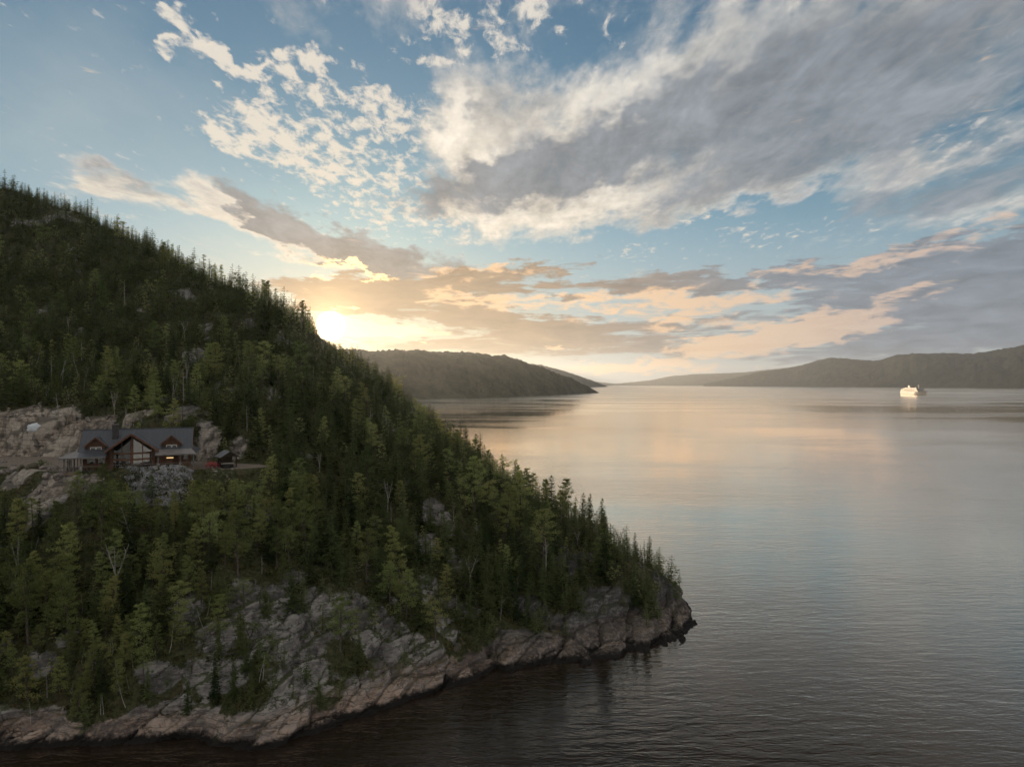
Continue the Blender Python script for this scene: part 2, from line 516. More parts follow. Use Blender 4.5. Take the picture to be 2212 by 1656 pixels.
    joint = N.ramp(vo.outputs['Distance'], 0.0, 0.035, 1.0, 0.0)
    # wave-washed pink band above the tide line, black algae below
    zn = N.add(z, N.mul(N.sub(n1, 0.5), 2.6))
    wash = N.mul(N.ramp(zn, 1.5, 3.6, 1, 0), N.ramp(N.add(n2, N.sub(n1, 0.5)), 0.30, 0.65, 0.25, 0.95))
    pink = N.mix(N.ramp(N.add(n2, N.mul(N.sub(block, 0.5), 0.5)), 0.32, 0.68), (0.20, 0.128, 0.096, 1), (0.45, 0.320, 0.245, 1))
    pink = N.mix(N.ramp(band, 0.38, 0.50, 0.75, 0), pink, (0.095, 0.066, 0.052, 1))
    pink = N.mix(N.ramp(band, 0.57, 0.72, 0, 0.5), pink, (0.50, 0.42, 0.36, 1))
    pink = N.mix(N.ramp(crack, 0.45, 0.9, 0, 0.6), pink, (0.06, 0.045, 0.038, 1))
    rk = N.mix(N.mul(wash, N.math('MULTIPLY_ADD', dark, -0.55, 1.0)), rk, pink)
    rk = N.mix(N.mul(joint, N.ramp(n1, 0.35, 0.6, 0.15, 0.7)), rk, (0.035, 0.030, 0.026, 1))
    rk = N.mix(N.ramp(N.add(z, N.mul(N.sub(n2, 0.5), 1.2)), 0.45, 1.15, 1, 0), rk, (0.016, 0.013, 0.011, 1))
    edge = N.add(rock, N.mul(N.sub(n2, 0.5), 0.9))
    col = N.mix(N.ramp(edge, 0.38, 0.58), soil, rk)
    gv = N.mix(N.ramp(n3, 0.3, 0.7), (0.15, 0.115, 0.09, 1), (0.29, 0.235, 0.19, 1))
    col = N.mix(N.ramp(N.add(gravel, N.mul(N.sub(n2, 0.5), 0.5)), 0.4, 0.6), col, gv)
    N.put(b.inputs['Base Color'], col)
    b.inputs['Roughness'].default_value = 0.85
    b.inputs['Specular IOR Level'].default_value = 0.2
    bn = N.new('ShaderNodeBump')
    bn.inputs['Strength'].default_value = 0.7
    bn.inputs['Distance'].default_value = 0.35
    N.put(bn.inputs['Height'], N.sub(N.add(N.add(N.mul(n2, 0.6), N.mul(n3, 0.5)), N.mul(band, N.mul(rock, 1.6))), N.mul(joint, N.mul(rock, 0.6))))
    N.put(b.inputs['Normal'], bn.outputs[0])
    return m


# ---------------------------------------------------------------- the headland
SHORE = [(-260, 1655), (0, 1617), (120, 1612), (250, 1618), (330, 1592), (440, 1606), (520, 1622), (640, 1598), (720, 1570), (800, 1545), (930, 1500), (1045, 1470),
         (1080, 1452), (1180, 1436), (1290, 1425), (1400, 1408), (1462, 1388), (1492, 1350), (1503, 1330)]
RIDGE = [(-500, 320, 345), (-250, 345, 335), (0, 408, 320), (150, 465, 300), (300, 538, 275), (450, 612, 250), (590, 684, 225), (690, 778, 206), (790, 862, 191), (900, 950, 178), (1000, 1016, 170),
         (1100, 1074, 163), (1200, 1128, 155), (1300, 1180, 148), (1380, 1222, 142), (1436, 1262, 138), (1478, 1302, 135)]
MID = [(150, 1046, 114), (110, 1040, 116), (210, 1042, 114.5), (300, 1042, 116.5), (380, 1036, 119), (0, 1250, 105), (0, 1450, 91), (0, 1090, 118), (-250, 1250, 105), (-250, 1450, 91), (-250, 1050, 125), (300, 1250, 103), (300, 1470, 91), (300, 1110, 112), (400, 1075, 116),
       (480, 1300, 101), (480, 1450, 93), (600, 1400, 96), (560, 1255, 107), (600, 1110, 120), (600, 980, 140), (600, 850, 165), (700, 1300, 107), (800, 1400, 104), (800, 1250, 117), (800, 1100, 133), (800, 960, 155),
       (950, 1400, 108), (1000, 1330, 117), (1000, 1200, 129), (1000, 1080, 148), (1120, 1350, 117), (1200, 1330, 120), (1200, 1210, 133), (1350, 1335, 123), (1350, 1248, 132), (1440, 1322, 128), (1400, 1262, 134),
       (300, 880, 152), (300, 750, 195), (0, 850, 172), (0, 650, 240), (-250, 850, 175), (-250, 650, 245), (450, 850, 165), (450, 720, 205), (150, 700, 215), (700, 850, 170), (900, 1010, 155)]
DECK_Z = 29.8
TERR_Z = 29.25
TERRACE = np.array([(-140, 129), (-96, 129.5), (-86, 124.5), (-77.5, 119.5), (-66, 121.6), (-57, 124.8), (-50, 126.0), (-45.5, 129.5), (-49, 133), (-57, 136), (-64, 138.5), (-79, 139), (-88, 146), (-140, 150)], float)


def _controls():
    pts = []
    for px, py in SHORE:
        d = CAM_H * FPX / (py - CY)
        x, y, _ = P(px, py, d)
        pts.append((x, y, 0.0))
        if px < 1450:
            pts.append((x + 2, y - 9, -8.0)); pts.append((x + 4, y - 30, -16.0))
    pts += [(44, 138, -8), (60, 150, -16), (42, 122, -9), (35, 148, 0), (27, 165, 0), (18, 190, 0), (7, 225, 0), (-14, 280, 0), (-46, 360, 0), (-90, 440, 0), (37, 165, -7), (30, 195, -10), (24, 240, -14), (10, 300, -16), (-20, 380, -16), (-50, 445, -14), (60, 230, -20), (60, 440, -20)]
    for px, py, d in RIDGE:
        x, y, z = P(px, py, d)
        pts.append((x, y, z))
        f = min(1.0, z / 60.0)
        pts.append((x + 14 * f + 3, y + 40 * f + 4, z - 13 * f - 2))
        if z > 30:
            pts.append((x + 40 * f, y + 110 * f, z - 45 * f))
    for px, py, d in MID:
        pts.append(tuple(P(px, py, d)))
    return np.array(pts)


_CP = _controls()
_C2 = 7.0 ** 2


def _rbf_fit():
    X = _CP[:, :2]
    n = len(X)
    K = np.sqrt(((X[:, None] - X[None]) ** 2).sum(-1) + _C2)
    K[np.diag_indices(n)] -= 0.25                 # a little slack
    A = np.zeros((n + 3, n + 3)); A[:n, :n] = K
    A[:n, n] = 1; A[:n, n + 1:] = X; A[n, :n] = 1; A[n + 1:, :n] = X.T
    b = np.zeros(n + 3); b[:n] = _CP[:, 2]
    return np.linalg.solve(A, b)


_W = _rbf_fit()


def base_h(x, y):
    x = np.asarray(x, float); y = np.asarray(y, float)
    s = _W[-3] + _W[-2] * x + _W[-1] * y
    for (cx, cy, _), w in zip(_CP, _W[:-3]):
        s = s + w * np.sqrt((x - cx) ** 2 + (y - cy) ** 2 + _C2)
    return s


def poly_sd(x, y, poly):
    x = np.asarray(x, float); y = np.asarray(y, float)
    d = np.full(x.shape, 1e9); inside = np.zeros(x.shape, bool)
    n = len(poly)
    for i in range(n):
        ax, ay = poly[i]; bx, by = poly[(i + 1) % n]
        ex, ey = bx - ax, by - ay
        t = np.clip(((x - ax) * ex + (y - ay) * ey) / (ex * ex + ey * ey), 0, 1)
        d = np.minimum(d, np.hypot(x - ax - t * ex, y - ay - t * ey))
        cond = ((ay > y) != (by > y)) & (x < (bx - ax) * (y - ay) / (by - ay + 1e-12) + ax)
        inside ^= cond
    return np.where(inside, -d, d)


def height(x, y):
    h = base_h(x, y)
    amp = sstep(h, -2, 8)
    h = h + amp * (2.4 * fbm(x / 19.0, y / 19.0, 3, 0.5, 3) + 1.0 * fbm(x / 5.0, y / 5.0, 3, 0.5, 9))
    h = h + 1.3 * amp * sstep(fbm(x / 13.0 + 4, y / 10.0, 3, 0.5, 31), -0.03, 0.10) - 0.6 * amp      # ledges
    sd = poly_sd(x, y, TERRACE)
    k = sstep(sd, 0.2, 3.6)
    return h * k + TERR_Z * (1 - k)


def ground_at(px, py, dmin=60.0, dmax=420.0):
    """First point of the ground on a survey sight line."""
    d = np.arange(dmin, dmax, 0.5)
    x = (px - CX) / FPX * d
    z = CAM_H - (py - CY) / FPX * d
    hit = np.nonzero(height(x, d) > z)[0]
    if len(hit) == 0:
        return None
    i = hit[0]
    return np.array([x[i], d[i], float(height(x[i:i + 1], d[i:i + 1])[0])])


# where bedrock is bare: survey position, half width and half depth (metres), strength
ROCKS = [(560, 1290, 7, 5, 1), (600, 1360, 9, 5, 1), (500, 1380, 7, 4, .9), (700, 1290, 5, 6, .9), (760, 1330, 7, 6, 1), (840, 1390, 8, 6, 1), (930, 1440, 7, 6, 1), (640, 1440, 7, 4, .8), (400, 1330, 4, 4, .8), (640, 1250, 5, 4, .8),
         (90, 1440, 3, 2, .7), (150, 1370, 2, 3, .7), (270, 1390, 3, 2, .5), (330, 1460, 4, 2, .7), (480, 1470, 6, 3, .8), (620, 1490, 6, 3, .7),
         (920, 1180, 4, 4, 1), (945, 1105, 4, 4, .9), (1080, 1230, 3, 3, .7), (1150, 1300, 4, 4, .8), (1220, 1220, 4, 4, .9), (1300, 1300, 8, 5, 1), (1290, 1360, 10, 5, 1), (1400, 1345, 8, 4, 1), (1180, 1390, 5, 3, .8),
         (1090, 1410, 4, 3, .8), (1472, 1335, 4, 3, 1), (560, 1080, 3, 3, .7), (640, 1185, 4, 3, .6),
         (430, 780, 5, 4, .7), (400, 625, 6, 5, .8), (70, 480, 9, 6, .5), (480, 680, 5, 4, .5), (800, 870, 3, 4, .6), (830, 1010, 3, 3, .5)]
FRESH = [(100, 940, 22, 7, 1), (20, 930, 16, 8, 1), (180, 930, 8, 6, .8), (300, 903, 6, 1.8, .9), (220, 903, 5, 2.2, 1), (380, 903, 4, 1.8, .8), (452, 955, 4, 3, .8), (515, 972, 3, 3, .6), (120, 1035, 7, 4, 1), (110, 1070, 5, 4, 1), (60, 1020, 8, 3, .8),
         (190, 1050, 5, 3, .6), (480, 1020, 4, 3, .4)]


def _patches(rows):
    out = []
    for px, py, rx, ry, a in rows:
        g = ground_at(px, py)
        if g is not None:
            out.append((g[0], g[1], rx, ry, a))
    return out


ROCK_P, FRESH_P = _patches(ROCKS), _patches(FRESH)


def patch_mask(x, y, rows):
    m = np.zeros(np.shape(x))
    for cx, cy, rx, ry, a in rows:
        d = np.hypot((x - cx) / rx, (y - cy) / ry)
        m = np.maximum(m, a * (1 - sstep(d, 0.35, 1.08)))
    return m


def rock_mask(x, y, h):
    r = patch_mask(x, y, ROCK_P)
    r = np.maximum(r, 1 - sstep(h + 2.5 * fbm(x / 7, y / 7, 3, .5, 77), 2.0, 3.8))      # washed shore
    f = patch_mask(x, y, FRESH_P)
    n = fbm(x / 9.0, y / 9.0, 4, 0.55, 55)
    r = np.clip(r + 0.95 * (n * (r > 0.05)), 0, 1)
    sp = sstep(fbm(x / 11.0, y / 8.0, 4, 0.55, 91), 0.34, 0.46) * 0.7       # scattered small outcrops
    return np.maximum(np.maximum(r, f), sp), f


def cliff_shade_mask(x, y):
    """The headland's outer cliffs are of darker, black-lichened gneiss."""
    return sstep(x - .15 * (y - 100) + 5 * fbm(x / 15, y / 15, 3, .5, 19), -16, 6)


def build_land():
    du = 0.0019
    us = np.arange(-0.98, 0.40, du)
    ds = [66.0]
    while ds[-1] < 430:
        ds.append(ds[-1] * (1.0026 if ds[-1] < 150 else 1.006))
    ds = np.array(ds)
    U, D = np.meshgrid(us, ds)
    X, Y = U * D, D.copy()
    Z = height(X, Y)
    rock, fresh = rock_mask(X, Y, Z)
    ny, nx = X.shape
    Pn = np.stack([X, Y, Z], -1)
    tu = np.gradient(Pn, axis=1); tv = np.gradient(Pn, axis=0)
    nr = np.cross(tu, tv); nr /= np.linalg.norm(nr, axis=-1, keepdims=True)
    # jointed bedrock: long slabs dipping to the left, with smaller blocks inside them
    c, s = math.cos(R(27)), math.sin(R(27))
    jx = 0.8 * fbm(X / 6, Y / 6 + Z / 6, 3, .5, 5); jz = 0.8 * fbm(X / 6 + 40, Y / 6 + Z / 5, 3, .5, 6)
    u_, v_ = (X + jx) * c + (Z + jz) * s, -(X + jx) * s + (Z + jz) * c
    f1, f2, idv, tl1 = worley3(u_.ravel() / 13.0, v_.ravel() / 2.5, Y.ravel() / 8.0, 1)
    g1, g2, idw, tl2 = worley3(u_.ravel() / 4.2, v_.ravel() / 0.9, Y.ravel() / 3.0, 8)
    f1, f2, idv, g1, g2, idw, tl1, tl2 = (q.reshape(X.shape) for q in (f1, f2, idv, g1, g2, idw, tl1, tl2))
    k1, k2, idk, tl3 = (q.reshape(X.shape) for q in worley3(u_.ravel() / 1.7, v_.ravel() / .5, Y.ravel() / 1.2, 15))
    crack = 1 - sstep(f2 - f1, 0.02, 0.16)
    crack2 = 1 - sstep(g2 - g1, 0.02, 0.16)
    near = sstep(Z, -3, 0.5)
    k = rock * near * (1 - 0.5 * sstep(D, 170, 260)) * (1 - 0.45 * fresh)
    disp = k * ((idv - 0.5) * 1.3 + tl1 * 1.6 - crack * 0.40 + (idw - 0.5) * 0.30 + tl2 * 0.5 - crack2 * 0.13 + (idk - 0.5) * 0.20 + tl3 * 0.35 + 0.2 * fbm(u_ / 3.0, v_ / 1.1 + Y / 3.0, 3, .5, 14))
    disp = disp + near * (1 - rock) * 0.25 * fbm(X / 1.2, Y / 1.2, 2, .5, 66)
    flat = sstep(poly_sd(X, Y, TERRACE), -0.3, 1.2)
    Pn = Pn + nr * (disp * flat)[..., None]
    idx = np.arange(nx * ny).reshape(ny, nx)
    F = np.stack([idx[:-1, :-1], idx[:-1, 1:], idx[1:, 1:], idx[1:, :-1]], -1).reshape(-1, 4)
    keep = (Pn[..., 2].ravel()[F] > -7).any(1)
    F = F[keep]
    used = np.unique(F)
    remap = np.full(nx * ny, -1, np.int64); remap[used] = np.arange(len(used))
    F = remap[F]
    sel = lambda q: q.ravel()[used]
    road = (1 - sstep(poly_sd(X, Y, TERRACE), -1.0, 0.6))
    me = new_mesh('headland', Pn.reshape(-1, 3)[used], F, [land_material()], smooth=False,
                  attrs={'rock': sel(rock), 'crack': sel(np.maximum(crack, 0.7 * crack2)), 'block': sel(idv * .6 + idw * .4), 'fresh': sel(fresh), 'dark': sel(cliff_shade_mask(X, Y)), 'gravel': sel(road)})
    o = link('headland', me, kind='structure')
    return o


build_land()


# ---------------------------------------------------------------- the fjord
def build_water():
    m = bpy.data.materials.new('fjord_water')
    m.use_nodes = True
    N = Nodes(m.node_tree)
    b = m.node_tree.nodes['Principled BSDF']
    pos = N.new('ShaderNodeNewGeometry').outputs['Position']
    b.inputs['Base Color'].default_value = (0.020, 0.0135, 0.009, 1)
    b.inputs['IOR'].default_value = 1.6
    x, y, z = N.xyz(pos)
    # cat's paws and calm lanes
    lane = N.noise(N.vec(N.mul(x, 0.0022), N.mul(y, 0.0075), 0.0), 1.0, 5, 0.55, 0.4, dim='2D')
    lane2 = N.noise(N.vec(N.mul(x, 0.012), N.mul(y, 0.020), 0.0), 1.0, 4, 0.5, 0.2, dim='2D')
    rip = N.noise(N.vec(N.add(N.mul(x, 0.30), N.mul(y, 0.08)), N.sub(N.mul(y, 1.05), N.mul(x, 0.06)), 0.0), 0.62, 3, 0.55, 0.25, dim='2D')
    rip2 = N.noise(N.vec(N.sub(N.mul(x, 0.9), N.mul(y, 0.35)), N.add(N.mul(y, 2.2), N.mul(x, 0.3)), 0.0), 1.0, 2, 0.5, 0.1, dim='2D')
    swell = N.noise(N.vec(N.mul(x, 0.03), N.mul(y, 0.11), 0.0), 1.0, 2, 0.5, dim='2D')
    hgt = N.add(N.add(N.mul(rip, 0.55), N.mul(rip2, 0.14)), N.mul(swell, 0.5))
    amp = N.mul(N.ramp(lane, 0.42, 0.56, 0.50, 1.0), N.ramp(lane2, 0.38, 0.62, 0.5, 1.0))
    bn = N.new('ShaderNodeBump')
    bn.inputs['Distance'].default_value = 0.38
    N.put(bn.inputs['Strength'], N.mul(amp, N.ramp(y, 90.0, 650.0, 1.0, 0.12)))
    N.put(bn.inputs['Height'], hgt)
    N.put(b.inputs['Normal'], bn.outputs[0])
    N.put(b.inputs['Roughness'], N.add(N.ramp(lane, 0.42, 0.56, 0.05, 0.12), N.ramp(y, 600.0, 2600.0, 0.0, 0.10)))
    # sky sheen: a facing-ratio curve fitted to how strongly this wind-roughened water mirrors the sky
    lw = N.new('ShaderNodeLayerWeight'); lw.inputs['Blend'].default_value = 0.5
    N.put(lw.inputs['Normal'], bn.outputs[0])
    gl = N.new('ShaderNodeBsdfGlossy'); gl.inputs['Color'].default_value = (1.0, 0.905, 0.79, 1)
    N.t.links.new(b.inputs['Roughness'].links[0].from_socket, gl.inputs['Roughness'])
    N.put(gl.inputs['Normal'], bn.outputs[0])
    b.inputs['Specular IOR Level'].default_value = 0.0
    ms = N.new('ShaderNodeMixShader')
    N.put(ms.inputs[0], N.ramp(lw.outputs['Facing'], 0.47, 0.93, 0.02, 0.98))
    N.t.links.new(b.outputs[0], ms.inputs[1]); N.t.links.new(gl.outputs[0], ms.inputs[2])
    N.t.links.new(ms.outputs[0], m.node_tree.nodes['Material Output'].inputs[0])
    # one sheet, finer towards the headland, out to the horizon
    xs = np.concatenate([-np.geomspace(40000, 60, 24), np.linspace(-50, 50, 11), np.geomspace(60, 40000, 24)])
    ys = np.concatenate([-np.geomspace(3000, 40, 8), np.linspace(0, 300, 16), np.geomspace(330, 60000, 30)])
    X, Y = np.meshgrid(xs, ys)
    idx = np.arange(X.size).reshape(X.shape)
    F = np.stack([idx[:-1, :-1], idx[:-1, 1:], idx[1:, 1:], idx[1:, :-1]], -1).reshape(-1, 4)
    me = new_mesh('fjord_water', np.stack([X, Y, 0 * X], -1).reshape(-1, 3), F, [m])
    link('fjord_water', me, kind='structure')


build_water()


# ---------------------------------------------------------------- far shores
def far_material():
    m = bpy.data.materials.new('far_forest')
    m.use_nodes = True
    N = Nodes(m.node_tree)
    b = m.node_tree.nodes['Principled BSDF']
    pos = N.new('ShaderNodeNewGeometry').outputs['Position']
    n = N.noise(pos, 0.012, 7, 0.65)
    n2 = N.noise(pos, 0.05, 4, 0.7)
    c = N.mix(N.ramp(N.add(N.mul(n, .6), N.mul(n2, .4)), 0.38, 0.62), (0.012, 0.017, 0.009, 1), (0.055, 0.055, 0.032, 1))
    c = N.mix(N.ramp(n2, 0.66, 0.78, 0, .7), c, (0.11, 0.095, 0.085, 1))
    N.put(b.inputs['Base Color'], c)
    b.inputs['Roughness'].default_value = 0.95
    b.inputs['Specular IOR Level'].default_value = 0.05
    bn = N.new('ShaderNodeBump'); bn.inputs['Strength'].default_value = 0.8; bn.inputs['Distance'].default_value = 12.0
    N.put(bn.inputs['Height'], n2); N.put(b.inputs['Normal'], bn.outputs[0])
    return m


FAR_MAT = far_material()


def hill(crest, base, thick, seed, n=420):
    """A shore-side range: crest line (x, y, on the survey grid), shore depth along it, and how far back the crest stands."""
    cx = np.array([c[0] for c in crest], float); cy = np.array([c[1] for c in crest], float)
    px = np.linspace(cx[0], cx[-1], n)
    top = np.interp(px, cx, cy)
    d0 = np.interp(px, [b[0] for b in base], [CAM_H * FPX / (b[1] - CY) for b in base])
    th = np.interp(px, [t[0] for t in thick], [t[1] for t in thick])
    rows = []
    prof = [(-0.10, -0.06), (0.0, 0.0), (0.08, .14), (0.18, .30), (0.32, .48), (0.46, .63), (0.60, .76), (0.74, .87), (0.88, .955), (1.0, 1.0), (1.25, .97), (1.7, .8), (2.6, .3), (3.4, -.05)]
    for f, hf in prof:
        d = d0 + f * th
        zc = CAM_H + (CY - top) / FPX * (d0 + th)
        x = (px - CX) / FPX * d
        gul = fbm(x / (th.mean() * .35 + 60), d / (th.mean() * .9 + 120), 5, .55, seed)
        z = hf * zc + gul * zc * 0.62 * math.sin(min(max(hf, 0), 1) * math.pi) + (fbm(x / 26.0, d / 90.0, 3, .6, seed + 3) * min(zc.max() * .02, 9) if hf > .1 else 0)
        rows.append(np.stack([x, d, z], -1))
    V = np.array(rows)
    # smooth the section by subdividing between rows
    t = np.linspace(0, len(prof) - 1, 60)
    i0 = np.minimum(t.astype(int), len(prof) - 2); f = (t - i0)[:, None, None]
    V = V[i0] * (1 - f) + V[i0 + 1] * f
    rough = fbm(V[..., 0] / 34.0, V[..., 1] / 34.0 + V[..., 2] / 20.0, 3, .6, seed + 5)
    V[..., 2] += np.clip(V[..., 2] / 30.0, 0, 1) * 7.0 * fbm(V[..., 0] / 9.0, V[..., 1] / 9.0, 2, .6, seed + 8)
    V[..., 2] += rough * np.clip(V[..., 2], 0, 40) * 0.22
    idx = np.arange(V.shape[0] * V.shape[1]).reshape(V.shape[:2])
    F = np.stack([idx[:-1, :-1], idx[:-1, 1:], idx[1:, 1:], idx[1:, :-1]], -1).reshape(-1, 4)
    me = new_mesh('hill', V.reshape(-1, 3), F, [FAR_MAT], smooth=True)
    return link('far_hill', me, kind='structure')


hill([(420, 742), (640, 752), (800, 758), (900, 757), (950, 760), (1020, 762), (1060, 766), (1100, 769), (1130, 780), (1180, 797), (1240, 820), (1280, 840), (1296, 849)],
     [(420, 872), (930, 862), (1100, 858), (1200, 853), (1296, 848.4)], [(420, 700), (1000, 520), (1150, 330), (1250, 120), (1296, 20)], 21)
hill([(1040, 776), (1120, 782), (1168, 788), (1200, 796), (1225, 803), (1260, 815), (1290, 826), (1314, 835)],
     [(1040, 840), (1200, 838), (1314, 835.2)], [(1040, 900), (1200, 700), (1314, 60)], 43, 220)
hill([(1180, 818), (1260, 822), (1330, 829), (1400, 822), (1450, 812), (1500, 808), (1560, 806), (1610, 804), (1660, 798), (1720, 792), (1800, 790), (1900, 790)],
     [(1180, 832.6), (1400, 832.8), (1900, 833.4)], [(1180, 1500), (1900, 1500)], 65, 300)
hill([(1520, 829), (1580, 818), (1640, 803), (1700, 796), (1745, 785), (1775, 776), (1795, 772), (1830, 774), (1860, 777), (1895, 779), (1910, 776), (1932, 767), (1980, 764), (2040, 762), (2100, 764), (2150, 756), (2212, 745), (2330, 752), (2700, 770)],
     [(1520, 834.2), (1900, 836.5), (2212, 839.0), (2700, 843)], [(1520, 500), (1700, 900), (2212, 900), (2700, 900)], 87, 520)


# ---------------------------------------------------------------- the air
def build_haze():
    m = bpy.data.materials.new('haze')
    m.use_nodes = True
    t = m.node_tree
    t.nodes.clear()
    N = Nodes(t)
    v = N.new('ShaderNodeVolumePrincipled')
    v.inputs['Color'].default_value = (0.84, 0.91, 1.0, 1)
    v.inputs['Density'].default_value = HAZE_DENSITY
    v.inputs['Anisotropy'].default_value = 0.64
    t.links.new(v.outputs[0], N.new('ShaderNodeOutputMaterial').inputs['Volume'])
    x0, x1, y0, y1, z0, z1 = -16000, 16000, -400, 17500, -30, 470
    V = [(x, y, z) for z in (z0, z1) for y in (y0, y1) for x in (x0, x1)]
    F = [(0, 2, 3, 1), (4, 5, 7, 6), (0, 1, 5, 4), (2, 6, 7, 3), (0, 4, 6, 2), (1, 3, 7, 5)]
    link('haze', new_mesh('haze', np.array(V), F, [m]), kind='stuff')


HAZE_DENSITY = 3.8e-5
build_haze()

# ---------------------------------------------------------------- trees
leaf_material('spruce_needles', (0.026, 0.038, 0.016), (0.090, 0.106, 0.042), 0.36)
leaf_material('pine_needles', (0.062, 0.080, 0.028), (0.205, 0.215, 0.078), 0.42)
leaf_material('birch_leaves', (0.048, 0.062, 0.021), (0.115, 0.128, 0.043), 0.40)
material('pine_bark', (0.105, 0.080, 0.062), 0.9, vary=0.45, vscale=4.0)
material('spruce_bark', (0.080, 0.066, 0.054), 0.9, vary=0.4, vscale=4.0)
material('birch_bark', (0.42, 0.39, 0.34), 0.8, vary=0.35, vscale=5.0)
material('dead_wood', (0.33, 0.29, 0.245), 0.85, vary=0.3, vscale=4.0)


class Geo:
    """Accumulates triangles."""
    def __init__(self):
        self.V, self.F, self.n = [], [], 0
    def add(self, V, F):
        self.V.append(np.asarray(V, float)); self.F.append(np.asarray(F, np.int64) + self.n); self.n += len(V)
    def arrays(self):
        return np.concatenate(self.V), np.concatenate(self.F)
    def tube(self, pts, radii, sides=5):
        pts = np.asarray(pts, float); n = len(pts)
        ang = np.arange(sides) / sides * 2 * math.pi
        rings = []
        for i in range(n):
            t = pts[min(i + 1, n - 1)] - pts[max(i - 1, 0)]
            t = t / (np.linalg.norm(t) + 1e-9)
            ref = np.array([1.0, 0, 0]) if abs(t[0]) < 0.8 else np.array([0, 1.0, 0])
            a = np.cross(t, ref); a /= np.linalg.norm(a); b = np.cross(t, a)
            rings.append(pts[i] + radii[i] * (np.cos(ang)[:, None] * a + np.sin(ang)[:, None] * b))
        F = []
        for i in range(n - 1):
            for j in range(sides):
                k = (j + 1) % sides
                p, q, r, s = i * sides + j, i * sides + k, (i + 1) * sides + k, (i + 1) * sides + j
                F += [(p, q, r), (p, r, s)]
        self.add(np.concatenate(rings), F)
    def blades(self, base, direction, side, length, width):
        """Leaf-shaped triangles: arrays of base points, unit directions, unit side vectors."""
        n = len(base)
        L, W = np.asarray(length)[:, None], np.asarray(width)[:, None]
        V = np.stack([base - side * W * .5, base + side * W * .5, base + direction * L], 1).reshape(-1, 3)
        self.add(V, np.arange(3 * n).reshape(-1, 3))


def unit(v):
    return v / (np.linalg.norm(v, axis=-1, keepdims=True) + 1e-9)


def trunk_line(r, H, lean, n=7):
    z = np.linspace(0, H, n)
    b = r.normal(0, lean, 2); c = r.normal(0, lean * .5, 2)
    t = z / H
    x = b[0] * t * H * .12 + c[0] * np.sin(t * 5) * .15; y = b[1] * t * H * .12 + c[1] * np.sin(t * 4 + 1) * .15
    return np.stack([x, y, z - 0.35 * (1 - t)], -1)


def at_height(line, z):
    return np.array([np.interp(z, line[:, 2], line[:, 0]), np.interp(z, line[:, 2], line[:, 1]), z])


def make_spruce(seed, H=8.0, spread=0.20, whorls=22, per=6, seg=5, low=0.10, ragged=0.25, power=0.72):
    r = np.random.default_rng(seed)
    tr, cr = Geo(), Geo()
    line = trunk_line(r, H, .25)
    tr.tube(line, np.linspace(H * .016 + .02, .015, len(line)), 5)
    for i in range(whorls):
        t = low + (1 - low) * (i / (whorls - 1)) ** 0.92
        z = t * H
        rad = H * spread * (1 - t) ** power * (1 + r.normal(0, ragged * .5)) + .10
        nb = max(3, int(per * (0.65 + .5 * (1 - t))))
        a0 = r.uniform(0, 6.28)
        for k in range(nb):
            if r.random() < ragged * .35:
                continue
            a = a0 + k * 6.283 / nb + r.normal(0, .25)
            L = max(.12, rad * (1 + r.normal(0, ragged * .6)))
            out = np.array([math.cos(a), math.sin(a), 0])
            lat = np.array([-out[1], out[0], 0])
            c = at_height(line, min(z, H * .985))
            f = np.linspace(.12, 1.0, seg)
            drop = -.30 * L * f + .20 * L * f ** 2 + (.35 * L * f if t > .85 else 0)
            pts = c + out * (f * L)[:, None]; pts[:, 2] += drop
            w = (.46 * L * (1 - .72 * f) + .10)
            for sgn in (-1, 1):
                d = unit(out * .75 + lat * sgn * r.uniform(.5, .9, (seg, 1)) + np.array([0, 0, 1]) * r.normal(-.18, .22, (seg, 1)))
                cr.blades(pts + r.normal(0, .03, pts.shape), d, unit(np.cross(d, [0, 0, 1.0]) + np.array([0, 0, .5]) * r.normal(0, 1, (seg, 1))), w * r.uniform(.8, 1.25, seg), .16 * L * (1 - .4 * f) + .10)
            cr.blades(pts[-1:] - out * .25 * L, out[None] + np.array([[0, 0, r.normal(0, .15)]]), np.array([[lat[0], lat[1], r.normal(0, .4)]]), np.array([.36 * L + .08]), np.array([.12 * L + .07]))
    top = at_height(line, H * .97)
    n = 7
    d = unit(np.stack([r.normal(0, .28, n), r.normal(0, .28, n), np.ones(n)], -1))
    cr.blades(np.repeat(top[None], n, 0), d, unit(np.cross(d, r.normal(0, 1, (n, 3)))), r.uniform(.25, .6, n) * H / 8, np.full(n, .10))
    return tr.arrays(), cr.arrays()


def tuft(cr, r, c, rad, n, flat=.6, size=.34):
    p = r.normal(0, 1, (n, 3)); p = unit(p) * (r.random((n, 1)) ** .45) * rad; p[:, 2] *= flat
    d = unit(p + r.normal(0, .35 * rad, p.shape) + np.array([0, 0, .35 * rad]))
    cr.blades(c + p - d * size * .35, d, unit(np.cross(d, r.normal(0, 1, (n, 3)))), r.uniform(.7, 1.3, n) * size, r.uniform(.6, 1.1, n) * size * .55)


